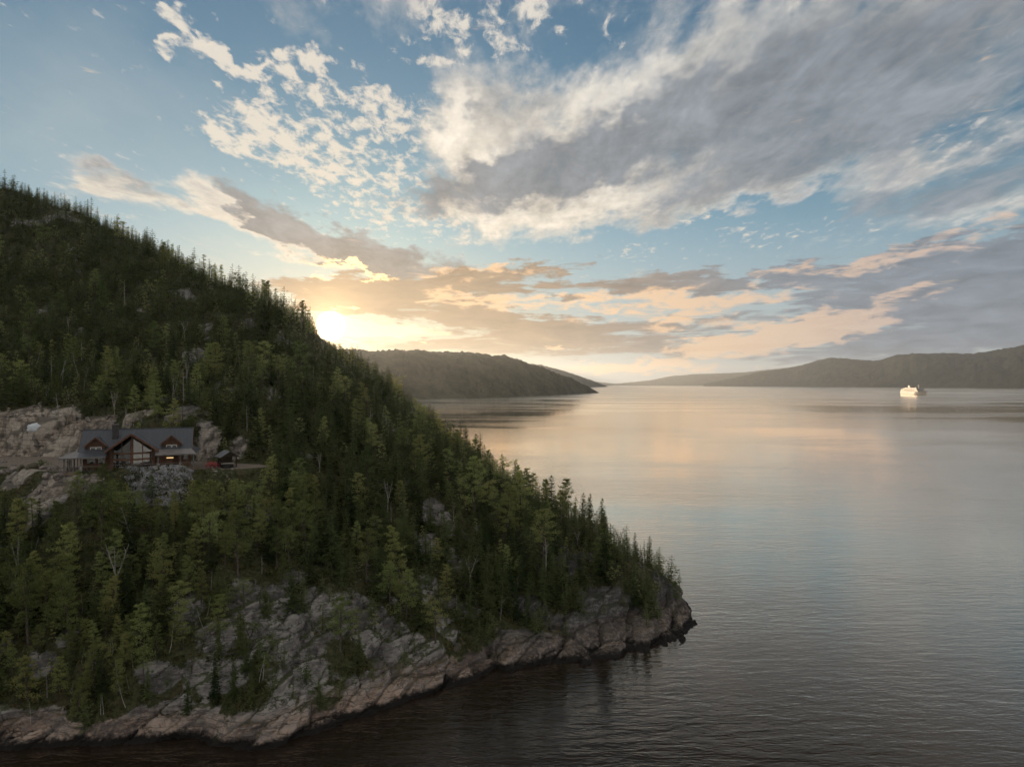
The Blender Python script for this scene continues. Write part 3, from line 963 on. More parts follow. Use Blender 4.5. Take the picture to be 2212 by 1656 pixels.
def make_pine(seed, H=9.0, bare=0.35, limbs=19, spread=0.24, tufts=4, per=13, leafsize=.36, flat_top=False, lean=.5, cone=False):
    r = np.random.default_rng(seed)
    tr, cr = Geo(), Geo()
    line = trunk_line(r, H, lean, 9)
    tr.tube(line, np.linspace(H * .018 + .03, .03, len(line)), 6)
    az = r.uniform(0, 6.28)
    for i in range(limbs):
        t = bare + (1 - bare) * (i + r.uniform(0, .6)) / limbs
        t = min(t, .985)
        az += 2.4 + r.normal(0, .4)
        prof = math.sin(math.pi * min(1, (t - bare) / (1 - bare) * .80 + .22)) ** .7 if not flat_top else .55 + .5 * (t - bare) / (1 - bare)
        if cone:
            prof = 1.05 * (1 - (t - bare) / (1 - bare)) ** .75 + .06
        L = H * spread * prof * r.uniform(.6, 1.25) + .25
        up = r.uniform(-.05, .40) + .35 * (t - .6)
        c = at_height(line, t * H)
        out = np.array([math.cos(az), math.sin(az), up])
        f = np.array([0, .5, 1.0])
        bend = np.array([0, 0, 1.0]) * (.10 * L * f ** 2)[:, None]
        pts = c + out * (f * L)[:, None] + bend
        tr.tube(pts, [.012 * H * (1 - t) * .6 + .025, .022, .010], 3)
        for k in range(tufts):
            ff = .42 + .58 * (k + .5) / tufts
            q = c + out * ff * L + np.array([0, 0, .10 * L * ff ** 2 + .05])
            q = q + r.normal(0, .16 * L, 3) * np.array([1, 1, .35])
            tuft(cr, r, q, (.24 * L + .22) * r.uniform(.8, 1.2), per, .55, leafsize)
    tuft(cr, r, at_height(line, H * .97), .45, per * 2, .9, leafsize)
    if bare > .2:       # dead stubs under the crown
        for _ in range(7):
            t = r.uniform(.10, bare + .1); a = r.uniform(0, 6.28)
            c = at_height(line, t * H); L = r.uniform(.3, .11 * H)
            tr.tube([c, c + np.array([math.cos(a), math.sin(a), r.uniform(-.25, .3)]) * L], [.018, .006], 3)
    return tr.arrays(), cr.arrays()


def make_birch(seed, H=7.5, stems=1, clumps=26, per=26, leafsize=.26):
    r = np.random.default_rng(seed)
    tr, cr = Geo(), Geo()
    for s in range(stems):
        line = trunk_line(r, H * r.uniform(.8, 1), 1.2, 7)
        if stems > 1:
            line[:, :2] += r.normal(0, .15, 2) + (line[:, 2:3] / H) * r.normal(0, .9, 2)
        h = line[-1, 2]
        tr.tube(line, np.linspace(.09, .02, len(line)), 5)
        for i in range(clumps // stems):
            t = r.uniform(.32, 1.0); a = r.uniform(0, 6.28)
            L = h * .24 * math.sin(math.pi * min(.97, t * .80 + .12)) ** .8 * r.uniform(.4, 1.15)
            c = at_height(line, t * h)
            e = c + np.array([math.cos(a) * L, math.sin(a) * L, .45 * L])
            if i % 2 == 0:
                tr.tube([c - np.array([0, 0, .2]), e], [.025, .008], 3)
            tuft(cr, r, e, r.uniform(.35, .65), per, .8, leafsize)
    return tr.arrays(), cr.arrays()


def make_snag(seed, H=6.0, limbs=11, fork=False):
    r = np.random.default_rng(seed)
    tr = Geo()
    lines = [trunk_line(r, H, .8, 7)]
    if fork:
        for s in (-1, 1):
            l2 = trunk_line(r, H * .62, .4, 6); l2[:, 0] += s * (l2[:, 2] / H) * H * .32; l2[:, 2] += .42 * H
            lines.append(l2)
    for line in lines:
        tr.tube(line, np.linspace(.10, .018, len(line)), 5)
        for i in range(limbs):
            t = r.uniform(.35, .97); a = r.uniform(0, 6.28); L = H * .16 * r.uniform(.4, 1.2)
            z = line[0, 2] + t * (line[-1, 2] - line[0, 2])
            c = at_height(line, z)
            m = c + np.array([math.cos(a), math.sin(a), .5]) * L * .5
            tr.tube([c, m, m + np.array([math.cos(a + .4), math.sin(a + .4), .9]) * L * .5], [.030, .018, .006], 3)
    return tr.arrays(), None


def make_shrub(seed, rad=.9, n=150, size=.22):
    r = np.random.default_rng(seed)
    tr, cr = Geo(), Geo()
    for _ in range(6):
        a = r.uniform(0, 6.28); q = np.array([math.cos(a) * rad * .6, math.sin(a) * rad * .6, rad * r.uniform(.5, 1.1)])
        tr.tube([np.array([0, 0, -.25]), q * .5 + np.array([0, 0, .1]), q], [.03, .02, .008], 3)
        tuft(cr, r, q, rad * .55, n // 6, .8, size)
    return tr.arrays(), cr.arrays()


def tree_meshes(kind, variants, bark, leaf):
    out = []
    for i, (tr, cr) in enumerate(variants):
        tm = new_mesh(kind + '_trunk', tr[0], tr[1], [MATS[bark]], smooth=True)
        cm = None
        if cr is not None:
            cm = new_mesh(kind + '_crown', cr[0], cr[1], [MATS[leaf]], attrs={'tint': np.full(len(cr[0]), .5)})
        out.append((tm, cm, tr, cr, float(tr[0][:, 2].max())))
    return out


SPRUCE = tree_meshes('spruce', [make_spruce(s, 8.0, sp, wh, 6, 5, lo, rg) for s, sp, wh, lo, rg in ((1, .19, 24, .06, .22), (2, .16, 26, .05, .3), (3, .22, 22, .10, .3), (4, .145, 27, .08, .35), (5, .20, 24, .16, .4), (6, .175, 22, .04, .25))], 'spruce_bark', 'spruce_needles')
PINE = tree_meshes('pine', [make_pine(s, 9.0, ba, li, sp, 5, 17, .29, ft, .5, co) for s, ba, li, sp, ft, co in ((11, .16, 28, .22, False, True), (12, .36, 20, .22, False, False), (13, .12, 30, .20, False, True), (14, .45, 17, .27, True, False), (15, .22, 26, .24, False, True), (16, .48, 15, .25, True, False), (17, .18, 27, .18, False, True), (18, .10, 30, .23, False, True))], 'pine_bark', 'pine_needles')
BIRCH = tree_meshes('birch', [make_birch(s, 7.0, st) for s, st in ((21, 1), (22, 2), (23, 1), (24, 3))], 'birch_bark', 'birch_leaves')
SNAG = tree_meshes('snag', [make_snag(31, 6.0, 9, True), make_snag(32, 6.0, 12), make_snag(33, 6.0, 8)], 'dead_wood', None)
SHRUB = tree_meshes('shrub', [make_shrub(s) for s in (41, 42, 43)], 'spruce_bark', 'birch_leaves')
LOW_SPRUCE = [make_spruce(s, 8.0, sp, 13, 6, 3, .04, .35, .58) for s, sp in ((51, .22), (52, .19), (53, .25), (54, .18), (55, .21), (56, .27))]
LOW_PINE = [make_pine(s, 9.0, ba, 14, .20, 2, 9, .48, cone=co) for s, ba, co in ((61, .14, True), (62, .38, False), (63, .18, True))]
SETS = {'spruce': SPRUCE, 'pine': PINE, 'birch': BIRCH, 'snag': SNAG, 'shrub': SHRUB}


def clear_of_buildings(x, y):
    return (poly_sd(x, y, TERRACE) > 1.4) & ~((x < -77) & (x > -100) & (y > 114) & (y < 132))


def scatter():
    """Forest stand: jittered points on the camera-side slope with room around each."""
    r = np.random.default_rng(5)
    rows = []
    cell = 1.0
    gx, gy = np.meshgrid(np.arange(-330, 45, cell), np.arange(78, 345, cell))
    x = (gx + r.uniform(0, cell, gx.shape)).ravel(); y = (gy + r.uniform(0, cell, gy.shape)).ravel()
    h = height(x, y)
    ok = (h > 1.8) & (x / y > -0.80) & clear_of_buildings(x, y)
    x, y, h = x[ok], y[ok], h[ok]
    rock, fresh = rock_mask(x, y, h)
    # in sight from the drone: nothing of the ground in the way of the tree's upper part
    seen = np.ones(len(x), bool)
    for f in np.linspace(.25, .985, 60):
        seen &= height(x * f, y * f) < CAM_H + (h + 5.0 - CAM_H) * f + .5
    x, y, h, rock, fresh = x[seen], y[seen], h[seen], rock[seen], fresh[seen]
    order = r.permutation(len(x))
    grid = {}
    for i in order:
        dens = 1.0 - .93 * sstep(rock[i], .56, .86)
        if fresh[i] > .45:
            dens = 0.0
        elif h[i] < 3.6:
            dens *= .5
        if r.random() > dens:
            continue
        gap = 0.62 + .0068 * y[i] + (.5 if rock[i] > .3 else 0)
        k = (int(x[i] // 3), int(y[i] // 3))
        if any((x[i] - a) ** 2 + (y[i] - b) ** 2 < gap * gap for dx in (-1, 0, 1) for dy in (-1, 0, 1) for a, b in grid.get((k[0] + dx, k[1] + dy), ())):
            continue
        grid.setdefault(k, []).append((x[i], y[i]))
        n = float(fbm(np.array([x[i] / 22]), np.array([y[i] / 22]), 3, .5, 71)[0])
        u = r.random()
        house = math.hypot(x[i] + 68, y[i] - 118)
        if house < 34 and y[i] < 128:
            kind = 'pine' if u < .56 else 'birch' if u < .68 else 'spruce'
        elif x[i] < -70 and 140 < y[i] < 195:
            kind = 'birch' if u < .12 else 'spruce' if u < .70 else 'pine'
        elif x[i] / y[i] > -.36 or y[i] > 175:  # dark spruces massed here stand in for shade on the right and upper slope
            kind = 'spruce' if u < (.86 if y[i] < 175 else .93) + .4 * n else 'pine'
        elif y[i] < 115:  # paler pines and birches stand in for stronger light low on the left
            kind = 'spruce' if u < .34 + n else 'pine' if u < .86 else 'birch'
        else:
            kind = 'spruce' if u < .68 + n else 'pine'
        if r.random() < .022:
            kind = 'snag'
        H = {'snag': r.uniform(4.0, 7.0), 'spruce': r.uniform(4.6, 9.2), 'pine': r.uniform(5.0, 9.6), 'birch': r.uniform(3.4, 5.6)}[kind]
        if h[i] < 6 and y[i] < 112:
            H *= .75
        if rock[i] > .3:
            H *= .75
        H *= .84 * float(np.clip(np.exp(r.normal(-.08, .30)), .42, 1.6))
        if x[i] > 20:
            H *= .85
        # the prospect from the house is kept low just below its deck
        # open sight lines: the house terrace, the stone fill, and the notch in the skyline where the sun stands
        px = CX + FPX * x[i] / y[i]
        lim = None
        if y[i] < 130 and 20 < px < 560:
            lim = 1062 if 300 < px < 410 else 1072 if px < 150 else 1034
        elif y[i] > 180 and 684 < px < 745:
            lim = 722 + (px - 684) * .5
        if lim is not None:
            H = min(H, CAM_H - (lim - CY) / FPX * y[i] - h[i])
            if H < 1.5:
                continue
        rows.append([kind, x[i], y[i], h[i], H, r.uniform(0, 6.28), int(r.integers(0, 1000)), rock[i]])
    return rows


TREES = scatter()
# landmark trees (survey position of the foot, kind, height, variant)
LANDMARKS = [
    (1447, 1243, 'pine', 5.2, 3, 'lone flat-topped pine standing out over the water near the tip of the headland'),
    (1462, 1300, 'pine', 4.0, 0, 'dense low pine leaning from the last rock of the headland, nearest the tip'),
    (348, 1305, 'pine', 9.2, 3, 'broad old pine with a bare crooked trunk at the left edge of the rock dome'),
    (515, 1250, 'pine', 10.0, 1, 'tall thin-crowned pine on top of the bare rock dome'),
    (465, 1395, 'pine', 7.0, 4, 'slender pine with a bare lower stem in the middle of the rock dome'),
    (790, 1255, 'pine', 9.0, 1, 'tall pine behind the upper right end of the pale rock slab'),
    (865, 1250, 'pine', 9.6, 2, 'tall dark pine uphill of the long pale rock slab that runs to the shore'),
    (940, 1395, 'pine', 7.6, 5, 'pine with spreading bare branches beside the shore rocks in the small gully'),
    (735, 1410, 'pine', 8.0, 1, 'thin grey-stemmed pine standing between the two pale rock slabs'),
    (214, 1075, 'pine', 5.6, 2, 'pine whose top reaches the deck rail in front of the chalet'),
    (330, 1085, 'pine', 4.4, 0, 'small bushy pine overlapping the grey stone fill below the glazed gable'),
    (165, 1070, 'pine', 4.2, 4, 'low pine in front of the left porch corner of the chalet'),
    (247, 902, 'snag', 6.2, 0, 'pale forked dead tree on the cut rock directly behind the chalet roof'),
    (128, 905, 'snag', 6.0, 1, 'pale bare trunk above the cut bank left of the chalet'),
    (375, 890, 'snag', 5.0, 2, 'thin bare grey trunk behind the right end of the chalet ridge'),
    (1200, 1110, 'snag', 5.4, 1, 'thin dead spire among the spruces on the lower skyline'),
    (845, 1130, 'snag', 4.6, 2, 'dead grey stem in the dark wood right of the middle of the slope'),
    (565, 1245, 'snag', 4.0, 2, 'short bleached stem beside the tall pine on the rock dome'),
    (868, 880, 'spruce', 8.5, 3, 'tall pointed spruce on the skyline right above the end of the far hill'),
    (1188, 1075, 'spruce', 8.0, 1, 'tallest dark spruce on the skyline halfway down to the headland tip'),
    (733, 762, 'pine', 4.6, 5, 'small wind-bent pine on the skyline just right of the sun'),
    (668, 735, 'pine', 6.4, 1, 'pine on the skyline immediately left of the sun'),
    (575, 655, 'pine', 9.0, 2, 'big dark pine standing proud on the skyline left of the sun'),
    (95, 1010, 'shrub', 1.2, 0, 'yellow-green bush among the pale boulders below the track'),
    (540, 1375, 'shrub', 1.6, 1, 'round dark green bush on the bare face of the rock dome'),
]

# ---------------------------------------------------------------- buildings
material('log_wall', (0.165, 0.080, 0.044), 0.65, vary=0.35, vscale=1.2, bump=0.6, bscale=3.0, stretch=(0.6, 0.6, 6.0))
material('board_wall', (0.105, 0.052, 0.030), 0.7, vary=0.3, vscale=2.0, stretch=(5.0, 5.0, 0.6))
material('trim_wood', (0.155, 0.075, 0.044), 0.6, vary=0.25, vscale=2.0)
material('roof_metal', (0.072, 0.075, 0.085), 0.42, metallic=0.0, spec=0.5, vary=0.14, vscale=0.8, stretch=(4.0, 0.4, 0.4))
material('porch_roof_metal', (0.205, 0.180, 0.165), 0.45, spec=0.5, vary=0.15, vscale=1.0)  # pale base colour stands in for sky mirrored in the metal
material('chimney_stone', (0.070, 0.062, 0.060), 0.9, vary=0.5, vscale=3.0, bump=0.8, bscale=4.0)
material('post_stone', (0.26, 0.235, 0.21), 0.9, vary=0.4, vscale=4.0, bump=0.6, bscale=6.0)
material('deck_wood', (0.205, 0.145, 0.105), 0.75, vary=0.25, vscale=1.5, stretch=(1, 6, 1))
material('grey_post', (0.185, 0.160, 0.140), 0.8, vary=0.25, vscale=2.0)
material('window_white', (0.72, 0.69, 0.64), 0.5)
material('window_glass', (0.020, 0.022, 0.024), 0.03, spec=0.9)
material('sky_glass', (0.06, 0.050, 0.047), 0.06, spec=1.0)  # right-hand panes: sky reflection painted in by paler, shinier glass
MATS['sky_glass'].node_tree.nodes['Principled BSDF'].inputs['IOR'].default_value = 2.0
material('curtain_wall', (0.30, 0.24, 0.19), 0.9, vary=0.3)
material('dark_interior', (0.030, 0.020, 0.014), 0.9)
material('porch_screen', (0.045, 0.040, 0.036), 0.7)
material('lit_lamp', (0.9, 0.7, 0.45), 0.5, emit=((1.0, 0.62, 0.26), 0.5))
material('red_paint', (0.30, 0.060, 0.055), 0.5, vary=0.15)
material('gazebo_wood', (0.060, 0.043, 0.030), 0.8, vary=0.3)
material('gazebo_roof', (0.165, 0.165, 0.175), 0.5, spec=0.4, vary=0.15)
material('tub_shell', (0.022, 0.020, 0.019), 0.6)
material('tub_cover', (0.30, 0.265, 0.225), 0.7)
material('tarp_white', (0.62, 0.63, 0.64), 0.6, vary=0.1, vscale=3)
material('granite_boulder', (0.235, 0.195, 0.165), 0.9, vary=0.5, vscale=1.6, bump=0.8, bscale=3.0)
material('mossy_boulder', (0.115, 0.100, 0.065), 0.95, vary=0.5, vscale=1.4, bump=0.8, bscale=3.0)
material('fill_stone', (0.235, 0.225, 0.220), 0.9, vary=0.55, vscale=0.9)


class Solid:
    """Boxes, prisms and slabs collected into one mesh."""
    def __init__(self):
        self.V, self.F = [], []
    def raw(self, V, F):
        n = len(self.V)
        self.V += [tuple(map(float, v)) for v in V]
        self.F += [tuple(i + n for i in f) for f in F]
        return self
    def box(self, x0, x1, y0, y1, z0, z1):
        return self.raw([(x, y, z) for z in (z0, z1) for y in (y0, y1) for x in (x0, x1)],
                        [(0, 2, 3, 1), (4, 5, 7, 6), (0, 1, 5, 4), (2, 6, 7, 3), (0, 4, 6, 2), (1, 3, 7, 5)])
    def slab(self, quad, thick):
        """A plate: four (or three) corners of its top face, thickness downwards along its normal."""
        q = [np.array(p, float) for p in quad]
        n = np.cross(q[1] - q[0], q[2] - q[0]); n /= np.linalg.norm(n)
        if n[2] < 0:
            q = q[::-1]; n = -n
        m = len(q)
        V = q + [p - n * thick for p in q]
        F = [tuple(range(m)), tuple(range(2 * m - 1, m - 1, -1))] + [(i, i + m, (i + 1) % m + m, (i + 1) % m) for i in range(m)]
        return self.raw(V, F)
    def prism(self, poly, axis, a0, a1):
        """A polygon (two coordinates) drawn out along axis 'x' or 'y'."""
        m = len(poly)
        mk = (lambda p, a: (a, p[0], p[1])) if axis == 'x' else (lambda p, a: (p[0], a, p[1]))
        V = [mk(p, a0) for p in poly] + [mk(p, a1) for p in poly]
        return self.raw(V, [tuple(range(m)), tuple(range(2 * m - 1, m - 1, -1))] + [(i, (i + 1) % m, (i + 1) % m + m, i + m) for i in range(m)])
    def bar(self, p, q, w, h):
        p, q = np.array(p, float), np.array(q, float)
        t = q - p; t /= np.linalg.norm(t)
        s = np.cross(t, (0, 0, 1.0))
        s = np.array([1.0, 0, 0]) if np.linalg.norm(s) < 1e-3 else s / np.linalg.norm(s)
        u = np.cross(s, t)
        c = [(-w / 2, -h / 2), (w / 2, -h / 2), (w / 2, h / 2), (-w / 2, h / 2)]
        V = [p + s * a + u * b for a, b in c] + [q + s * a + u * b for a, b in c]
        return self.raw(V, [(3, 2, 1, 0), (4, 5, 6, 7)] + [(i, (i + 1) % 4, (i + 1) % 4 + 4, i + 4) for i in range(4)])
    def build(self, name, mat, parent=None, **props):
        me = new_mesh(name, np.array(self.V), self.F, [MATS[mat]])
        import bmesh
        bm = bmesh.new(); bm.from_mesh(me); bmesh.ops.recalc_face_normals(bm, faces=bm.faces); bm.to_mesh(me); bm.free()
        return link(name, me, parent, **props)


def build_chalet():
    h = link('log_chalet', None, loc=(-66.4, 120.0, DECK_Z), rot=(0, 0, R(23)), label='dark log chalet with grey roof, big glazed gable and wrap-around porch on the terrace', category='chalet')
    XL, XR, YF, YB, EV, RZ = -8.2, 8.6, 2.6, 10.4, 3.75, 6.75
    ym = (YF + YB) / 2
    w = Solid().box(XL, XR, YF, YB, -1.2, EV)
    w.prism([(YF, EV), (YB, EV), (ym, RZ - .22)], 'x', XL, XR)
    wall = w.build('wall', 'log_wall', h)
    # front boards between logs: belt course
    # main roof: two plates
    ro = .75
    sl = (RZ - EV) / (ym - YF)
    y0, z0 = YF - ro, EV - ro * sl + .12
    y1, z1 = YB + ro, EV - ro * sl + .12
    RT = RZ + .12
    roof = Solid().slab([(XL - .6, y0, z0), (XR + .6, y0, z0), (XR + .6, ym, RT), (XL - .6, ym, RT)], .16).build('roof', 'roof_metal', h)
    Solid().slab([(XL - .6, ym + .004, RT), (XR + .6, ym + .004, RT), (XR + .6, y1, z1), (XL - .6, y1, z1)], .16).build('roof_back', 'roof_metal', h)
    Solid().box(XL - .62, XR + .62, ym - .14, ym + .14, RT - .02, RT + .05).build('ridge_cap', 'roof_metal', roof)
    for k in range(31):                      # standing seams on the front plate
        x = XL - .4 + k * (XR - XL + .8) / 30
        Solid().bar((x, y0 + .02, z0 + .015), (x, ym - .05, RT + .012), .035, .045).build('roof_seam', 'roof_metal', roof)
    for s in (XL - .62, XR + .62):
        Solid().bar((s, y0, z0 - .10), (s, ym, RT - .10), .06, .24).build('barge_board', 'trim_wood', roof)
        Solid().bar((s, y1, z1 - .10), (s, ym, RT - .10), .06, .24).build('barge_board', 'trim_wood', roof)
    Solid().box(XL - .55, XR + .55, y0 - .07, y0 - .005, z0 - .20, z0 + .0).build('gutter', 'grey_post', roof)
    # chimney
    ch = Solid().box(-3.95, -3.0, 4.3, 5.3, 4.6, 7.75).build('chimney', 'chimney_stone', h)
    Solid().box(-4.03, -2.92, 4.22, 5.38, 7.75, 7.92).build('chimney_cap', 'grey_post', ch)
    Solid().box(-3.65, -3.3, 4.6, 5.0, 7.92, 8.22).build('chimney_pot', 'tub_shell', ch)
    # central glazed gable with a pointed front (prow)
    cx, hw, AP, GE = -0.4, 3.75, 6.35, 3.55
    yp, ys = 0.35, 1.75                       # tip and sides of the prow
    for s in (-1, 1):
        Solid().box(cx + s * (hw - .375) - .125, cx + s * (hw - .375) + .125, ys, YF, -.2, GE).build('gable_side_wall', 'log_wall', h)
    zr = lambda x: AP - (AP - GE) * abs(x - cx) / hw - .20
    yy = lambda x: yp + (ys - yp) * abs(x - cx) / (hw - .35)
    # gable roof plates with a deep overhang
    yo = -.75
    for s in (-1, 1):
        e = (cx + s * (hw + .45), AP - (AP - GE) * (hw + .45) / hw + .12)
        yb_e = YF + (e[1] - EV) / sl if e[1] > EV else YF - .3
        yb_a = YF + (AP + .12 - EV) / sl
        Solid().slab([(cx, yo, AP + .12), (e[0], yo + .75, e[1]), (e[0], yb_e, e[1]), (cx, yb_a, AP + .12)], .14).build('gable_roof', 'roof_metal', roof)
        Solid().bar((cx, yo - .03, AP - .02), (e[0], yo + .72, e[1] - .10), .09, .32).build('gable_barge_board', 'trim_wood', roof)
    # glazing: posts, beams and panes on both halves of the prow
    Solid().box(cx - .16, cx + .16, yp - .16, yp + .12, -.1, zr(cx) + .1).build('prow_post', 'trim_wood', h)
    cols = (0.22, 1.62, 3.02)
    rows = ((.35, 1.62), (1.95, 2.72), (3.02, None))
    for s in (-1, 1):
        xe = cx + s * (hw - .35)
        Solid().bar((xe, yy(xe), -.1), (xe, yy(xe), zr(xe) + .05), .24, .24).build('corner_post', 'trim_wood', h)
        # solid log panel between the glazing and the corner post
        a, b = cx + s * 3.06, cx + s * (hw - .38)
        p = Solid().raw([(a, yy(a), -.1), (b, yy(b), -.1), (b, yy(b), zr(b)), (a, yy(a), zr(a))], [(0, 1, 2, 3)])
        p.V += [(x, y + .18, z) for x, y, z in p.V]; p.F += [(7, 6, 5, 4), (0, 4, 5, 1), (1, 5, 6, 2), (2, 6, 7, 3), (3, 7, 4, 0)]
        p.build('gable_panel', 'log_wall', h)
        for z in (.16, 1.785, 2.87):
            a, b = cx + s * .17, cx + s * 3.05
            Solid().bar((a, yy(a) - .02, z), (b, yy(b) - .02, z), .16, .30 if z > .3 else .30).build('window_beam', 'trim_wood', h)
        for c in (1.62, 3.04):
            x = cx + s * c
            Solid().bar((x, yy(x) - .015, .3), (x, yy(x) - .015, zr(x)), .10, .11).build('mullion', 'trim_wood', h)
        for i in range(2):
            for j, (za, zb) in enumerate(rows):
                a, b = cx + s * (cols[i] + (.06 if i else 0)), cx + s * (cols[i + 1] - .06)
                zta = zb if zb else zr(a) - .14
                ztb = zb if zb else zr(b) - .14
                if zb is None and ztb < za:
                    ztb = za + .02
                Solid().raw([(a, yy(a), za), (b, yy(b), za), (b, yy(b), ztb), (a, yy(a), zta)], [(0, 1, 2, 3)]).build('window_pane', 'window_glass' if s < 0 else 'sky_glass', h)
        # room behind the glass
        a, b = cx + s * .2, cx + s * 3.05
        Solid().raw([(a, yy(a) + 1.2, -.1), (b, yy(b) + .5, -.1), (b, yy(b) + .5, zr(b)), (a, yy(a) + 1.2, zr(a))], [(0, 1, 2, 3)]).build('room_lining', 'dark_interior' if s < 0 else 'curtain_wall', h)
    Solid().bar((cx - 3.2, yy(cx - 3.2) - .12, .06), (cx, yp - .2, .06), .10, .12).build('window_sill', 'window_white', h)
    Solid().bar((cx, yp - .2, .06), (cx + 3.2, yy(cx + 3.2) - .12, .06), .10, .12).build('window_sill', 'window_white', h)
    # dormers
    for dx in (-6.15, 5.75):
        dw, da, de, yf = 1.45, 5.75, 4.45, 2.35
        d = Solid()
        d.prism([(dx - dw, 2.9), (dx + dw, 2.9), (dx + dw, de), (dx, da - .12), (dx - dw, de)], 'y', yf, 5.4)
        dm = d.build('dormer', 'board_wall', h)
        for s in (-1, 1):
            ex, ez = dx + s * (dw + .35), de - (da - de) * .35 / dw + .08
            Solid().slab([(dx, yf - .45, da + .10), (ex, yf - .45, ez), (ex, 4.9, ez), (dx, 6.0, da + .10)], .12).build('dormer_roof', 'roof_metal', dm)
            Solid().bar((dx, yf - .48, da - .02), (ex, yf - .48, ez - .06), .06, .24).build('dormer_barge_board', 'trim_wood', dm)
        for s in (-1, 1):
            x0, x1 = dx + s * .45 - .43, dx + s * .45 + .43
            za, zb = 3.42, 4.05
            fr = Solid()
            fr.box(x0, x1, yf - .07, yf - .006, za, za + .09).box(x0, x1, yf - .07, yf - .006, zb - .09, zb)
            fr.box(x0, x0 + .09, yf - .066, yf - .008, za + .09, zb - .09).box(x1 - .09, x1, yf - .066, yf - .008, za + .09, zb - .09)
            f = fr.build('dormer_window', 'window_white', dm)
            Solid().box(x0 + .09, x1 - .09, yf - .035, yf - .010, za + .09, zb - .09).build('pane', 'window_glass', f)
    # porches: floor, roofs, posts
    deck = Solid().box(-10.6, 9.7, -.25, 2.6, -.16, 0.0).box(-10.6, XL, 2.6, 8.6, -.16, 0.0).build('deck_floor', 'deck_wood', h)
    Solid().box(-10.65, 9.75, -.33, -.255, -.40, .02).build('deck_fascia', 'deck_wood', deck)
    Solid().box(-10.68, -10.605, -.25, 8.6, -.40, .02).build('deck_fascia', 'deck_wood', deck)
    for i in range(10):
        x = -10.2 + i * 2.18
        Solid().box(x - .06, x + .06, -.2, 2.5, -.42, -.165).build('deck_joist', 'trim_wood', deck)
    # left porch roof: hip over the corner, sky reflection painted in as paler metal
    PE, PT = 2.55, 3.42
    Solid().slab([(-11.3, -.75, PE), (XL - .3, -.75, PE), (XL - .3, YF + .2, PT + .12), (XL - .3, YF + .2, PT + .12)][:3], .1).build('porch_roof', 'porch_roof_metal', h)
    Solid().slab([(-11.3, -.75, PE), (XL - .3, YF + .2, PT + .12), (XL - .3, 9.0, PT + .12), (-11.3, 9.0, PE)], .1).build('porch_roof', 'porch_roof_metal', h)
    Solid().slab([(XL - .296, -.75, PE), (cx - hw - .1, -.75, PE), (cx - hw - .1, YF, PT + .1), (XL - .296, YF, PT + .1)], .1).build('porch_roof', 'roof_metal', h)
    Solid().slab([(cx + hw - .1, -.75, PE + .05), (9.9, -.75, PE + .05), (XR + .2, YF, PT + .1), (cx + hw - .1, YF, PT + .1)], .1).build('porch_roof', 'porch_roof_metal', h)
    Solid().slab([(9.9, -.75, PE + .046), (10.4, 8.6, PE + .046), (XR + .2, 8.6, PT + .096), (XR + .2, YF, PT + .096)], .1).build('porch_roof', 'roof_metal', h)
    Solid().box(-11.25, cx - hw - .1, -.82, -.755, PE - .2, PE + .0).build('porch_beam', 'grey_post', h)
    Solid().box(cx + hw - .1, 9.9, -.82, -.755, PE - .15, PE + .05).build('porch_beam', 'grey_post', h)
    for x, y, st in ((-10.45, -.1, False), (-8.05, -.1, True), (-4.55, -.1, False), (3.75, -.1, True), (7.3, -.1, True), (9.45, -.1, False), (-10.45, 4.2, False), (-10.45, 8.4, False)):
        p = Solid().box(x - .11, x + .11, y - .11, y + .11, 1.0 if st else 0, PE - .02).build('porch_post', 'grey_post', h)
        if st:
            Solid().box(x - .24, x + .24, y - .20, y + .22, .004, 1.0).build('stone_base', 'post_stone', p)
    for x in (-9.95, -9.45, -8.95, -8.5):
        Solid().box(x - .05, x + .05, -.14, -.04, 0.0, PE - .04).build('screen_post', 'porch_screen', h)
    for x0, x1 in ((-10.33, -8.3), (-7.8, -4.67), (-4.43, 3.5), (4.0, 7.05), (7.55, 9.34)):
        rl = Solid().box(x0, x1, -.19, -.10, .94, 1.02).build('railing', 'grey_post', deck)
        Solid().box(x0, x1, -.175, -.115, .12, .18).build('bottom_rail', 'grey_post', deck)
        n = int((x1 - x0) / .30)
        for k in range(1, n):
            x = x0 + (x1 - x0) * k / n
            Solid().box(x - .018, x + .018, -.16, -.13, .18, .94).build('baluster', 'grey_post', deck)
    for x in (-10.45, -8.05, -6.2, -3.0, .5, 3.75, 7.3):
        gz = float(height(np.array([-66.4 + x * math.cos(R(23))]), np.array([120 + x * math.sin(R(23))]))[0]) - DECK_Z
        Solid().box(x - .15, x + .15, -.1, .2, min(gz - .6, -.8), -.17).build('foundation_post', 'post_stone' if x < -8 else 'grey_post', deck)
    # doors and ground floor windows under the porches
    for x0, x1 in ((-7.6, -6.3), (-5.9, -5.0), (7.7, 8.4)):
        f = Solid().box(x0 - .08, x1 + .08, YF - .06, YF - .004, 1.02, 2.18).build('window_frame', 'trim_wood', h)
        Solid().box(x0, x1, YF - .08, YF - .064, 1.1, 2.1).build('pane', 'window_glass', f)
    dr = Solid().box(5.9, 6.8, YF - .06, YF - .004, 0, 2.05).build('door', 'board_wall', h)
    Solid().box(6.66, 6.72, YF - .11, YF - .062, .95, 1.1).build('handle', 'tub_shell', dr)
    lamp = Solid().box(5.05, 6.15, .40, .60, 1.78, 1.96).build('lamp', 'lit_lamp', h)
    Solid().bar((5.2, .5, 1.96), (5.2, .5, 2.75), .03, .03).build('lamp_rod', 'tub_shell', lamp)
    Solid().bar((6.0, .5, 1.96), (6.0, .5, 2.75), .03, .03).build('lamp_rod', 'tub_shell', lamp)
    return h


chalet = build_chalet()


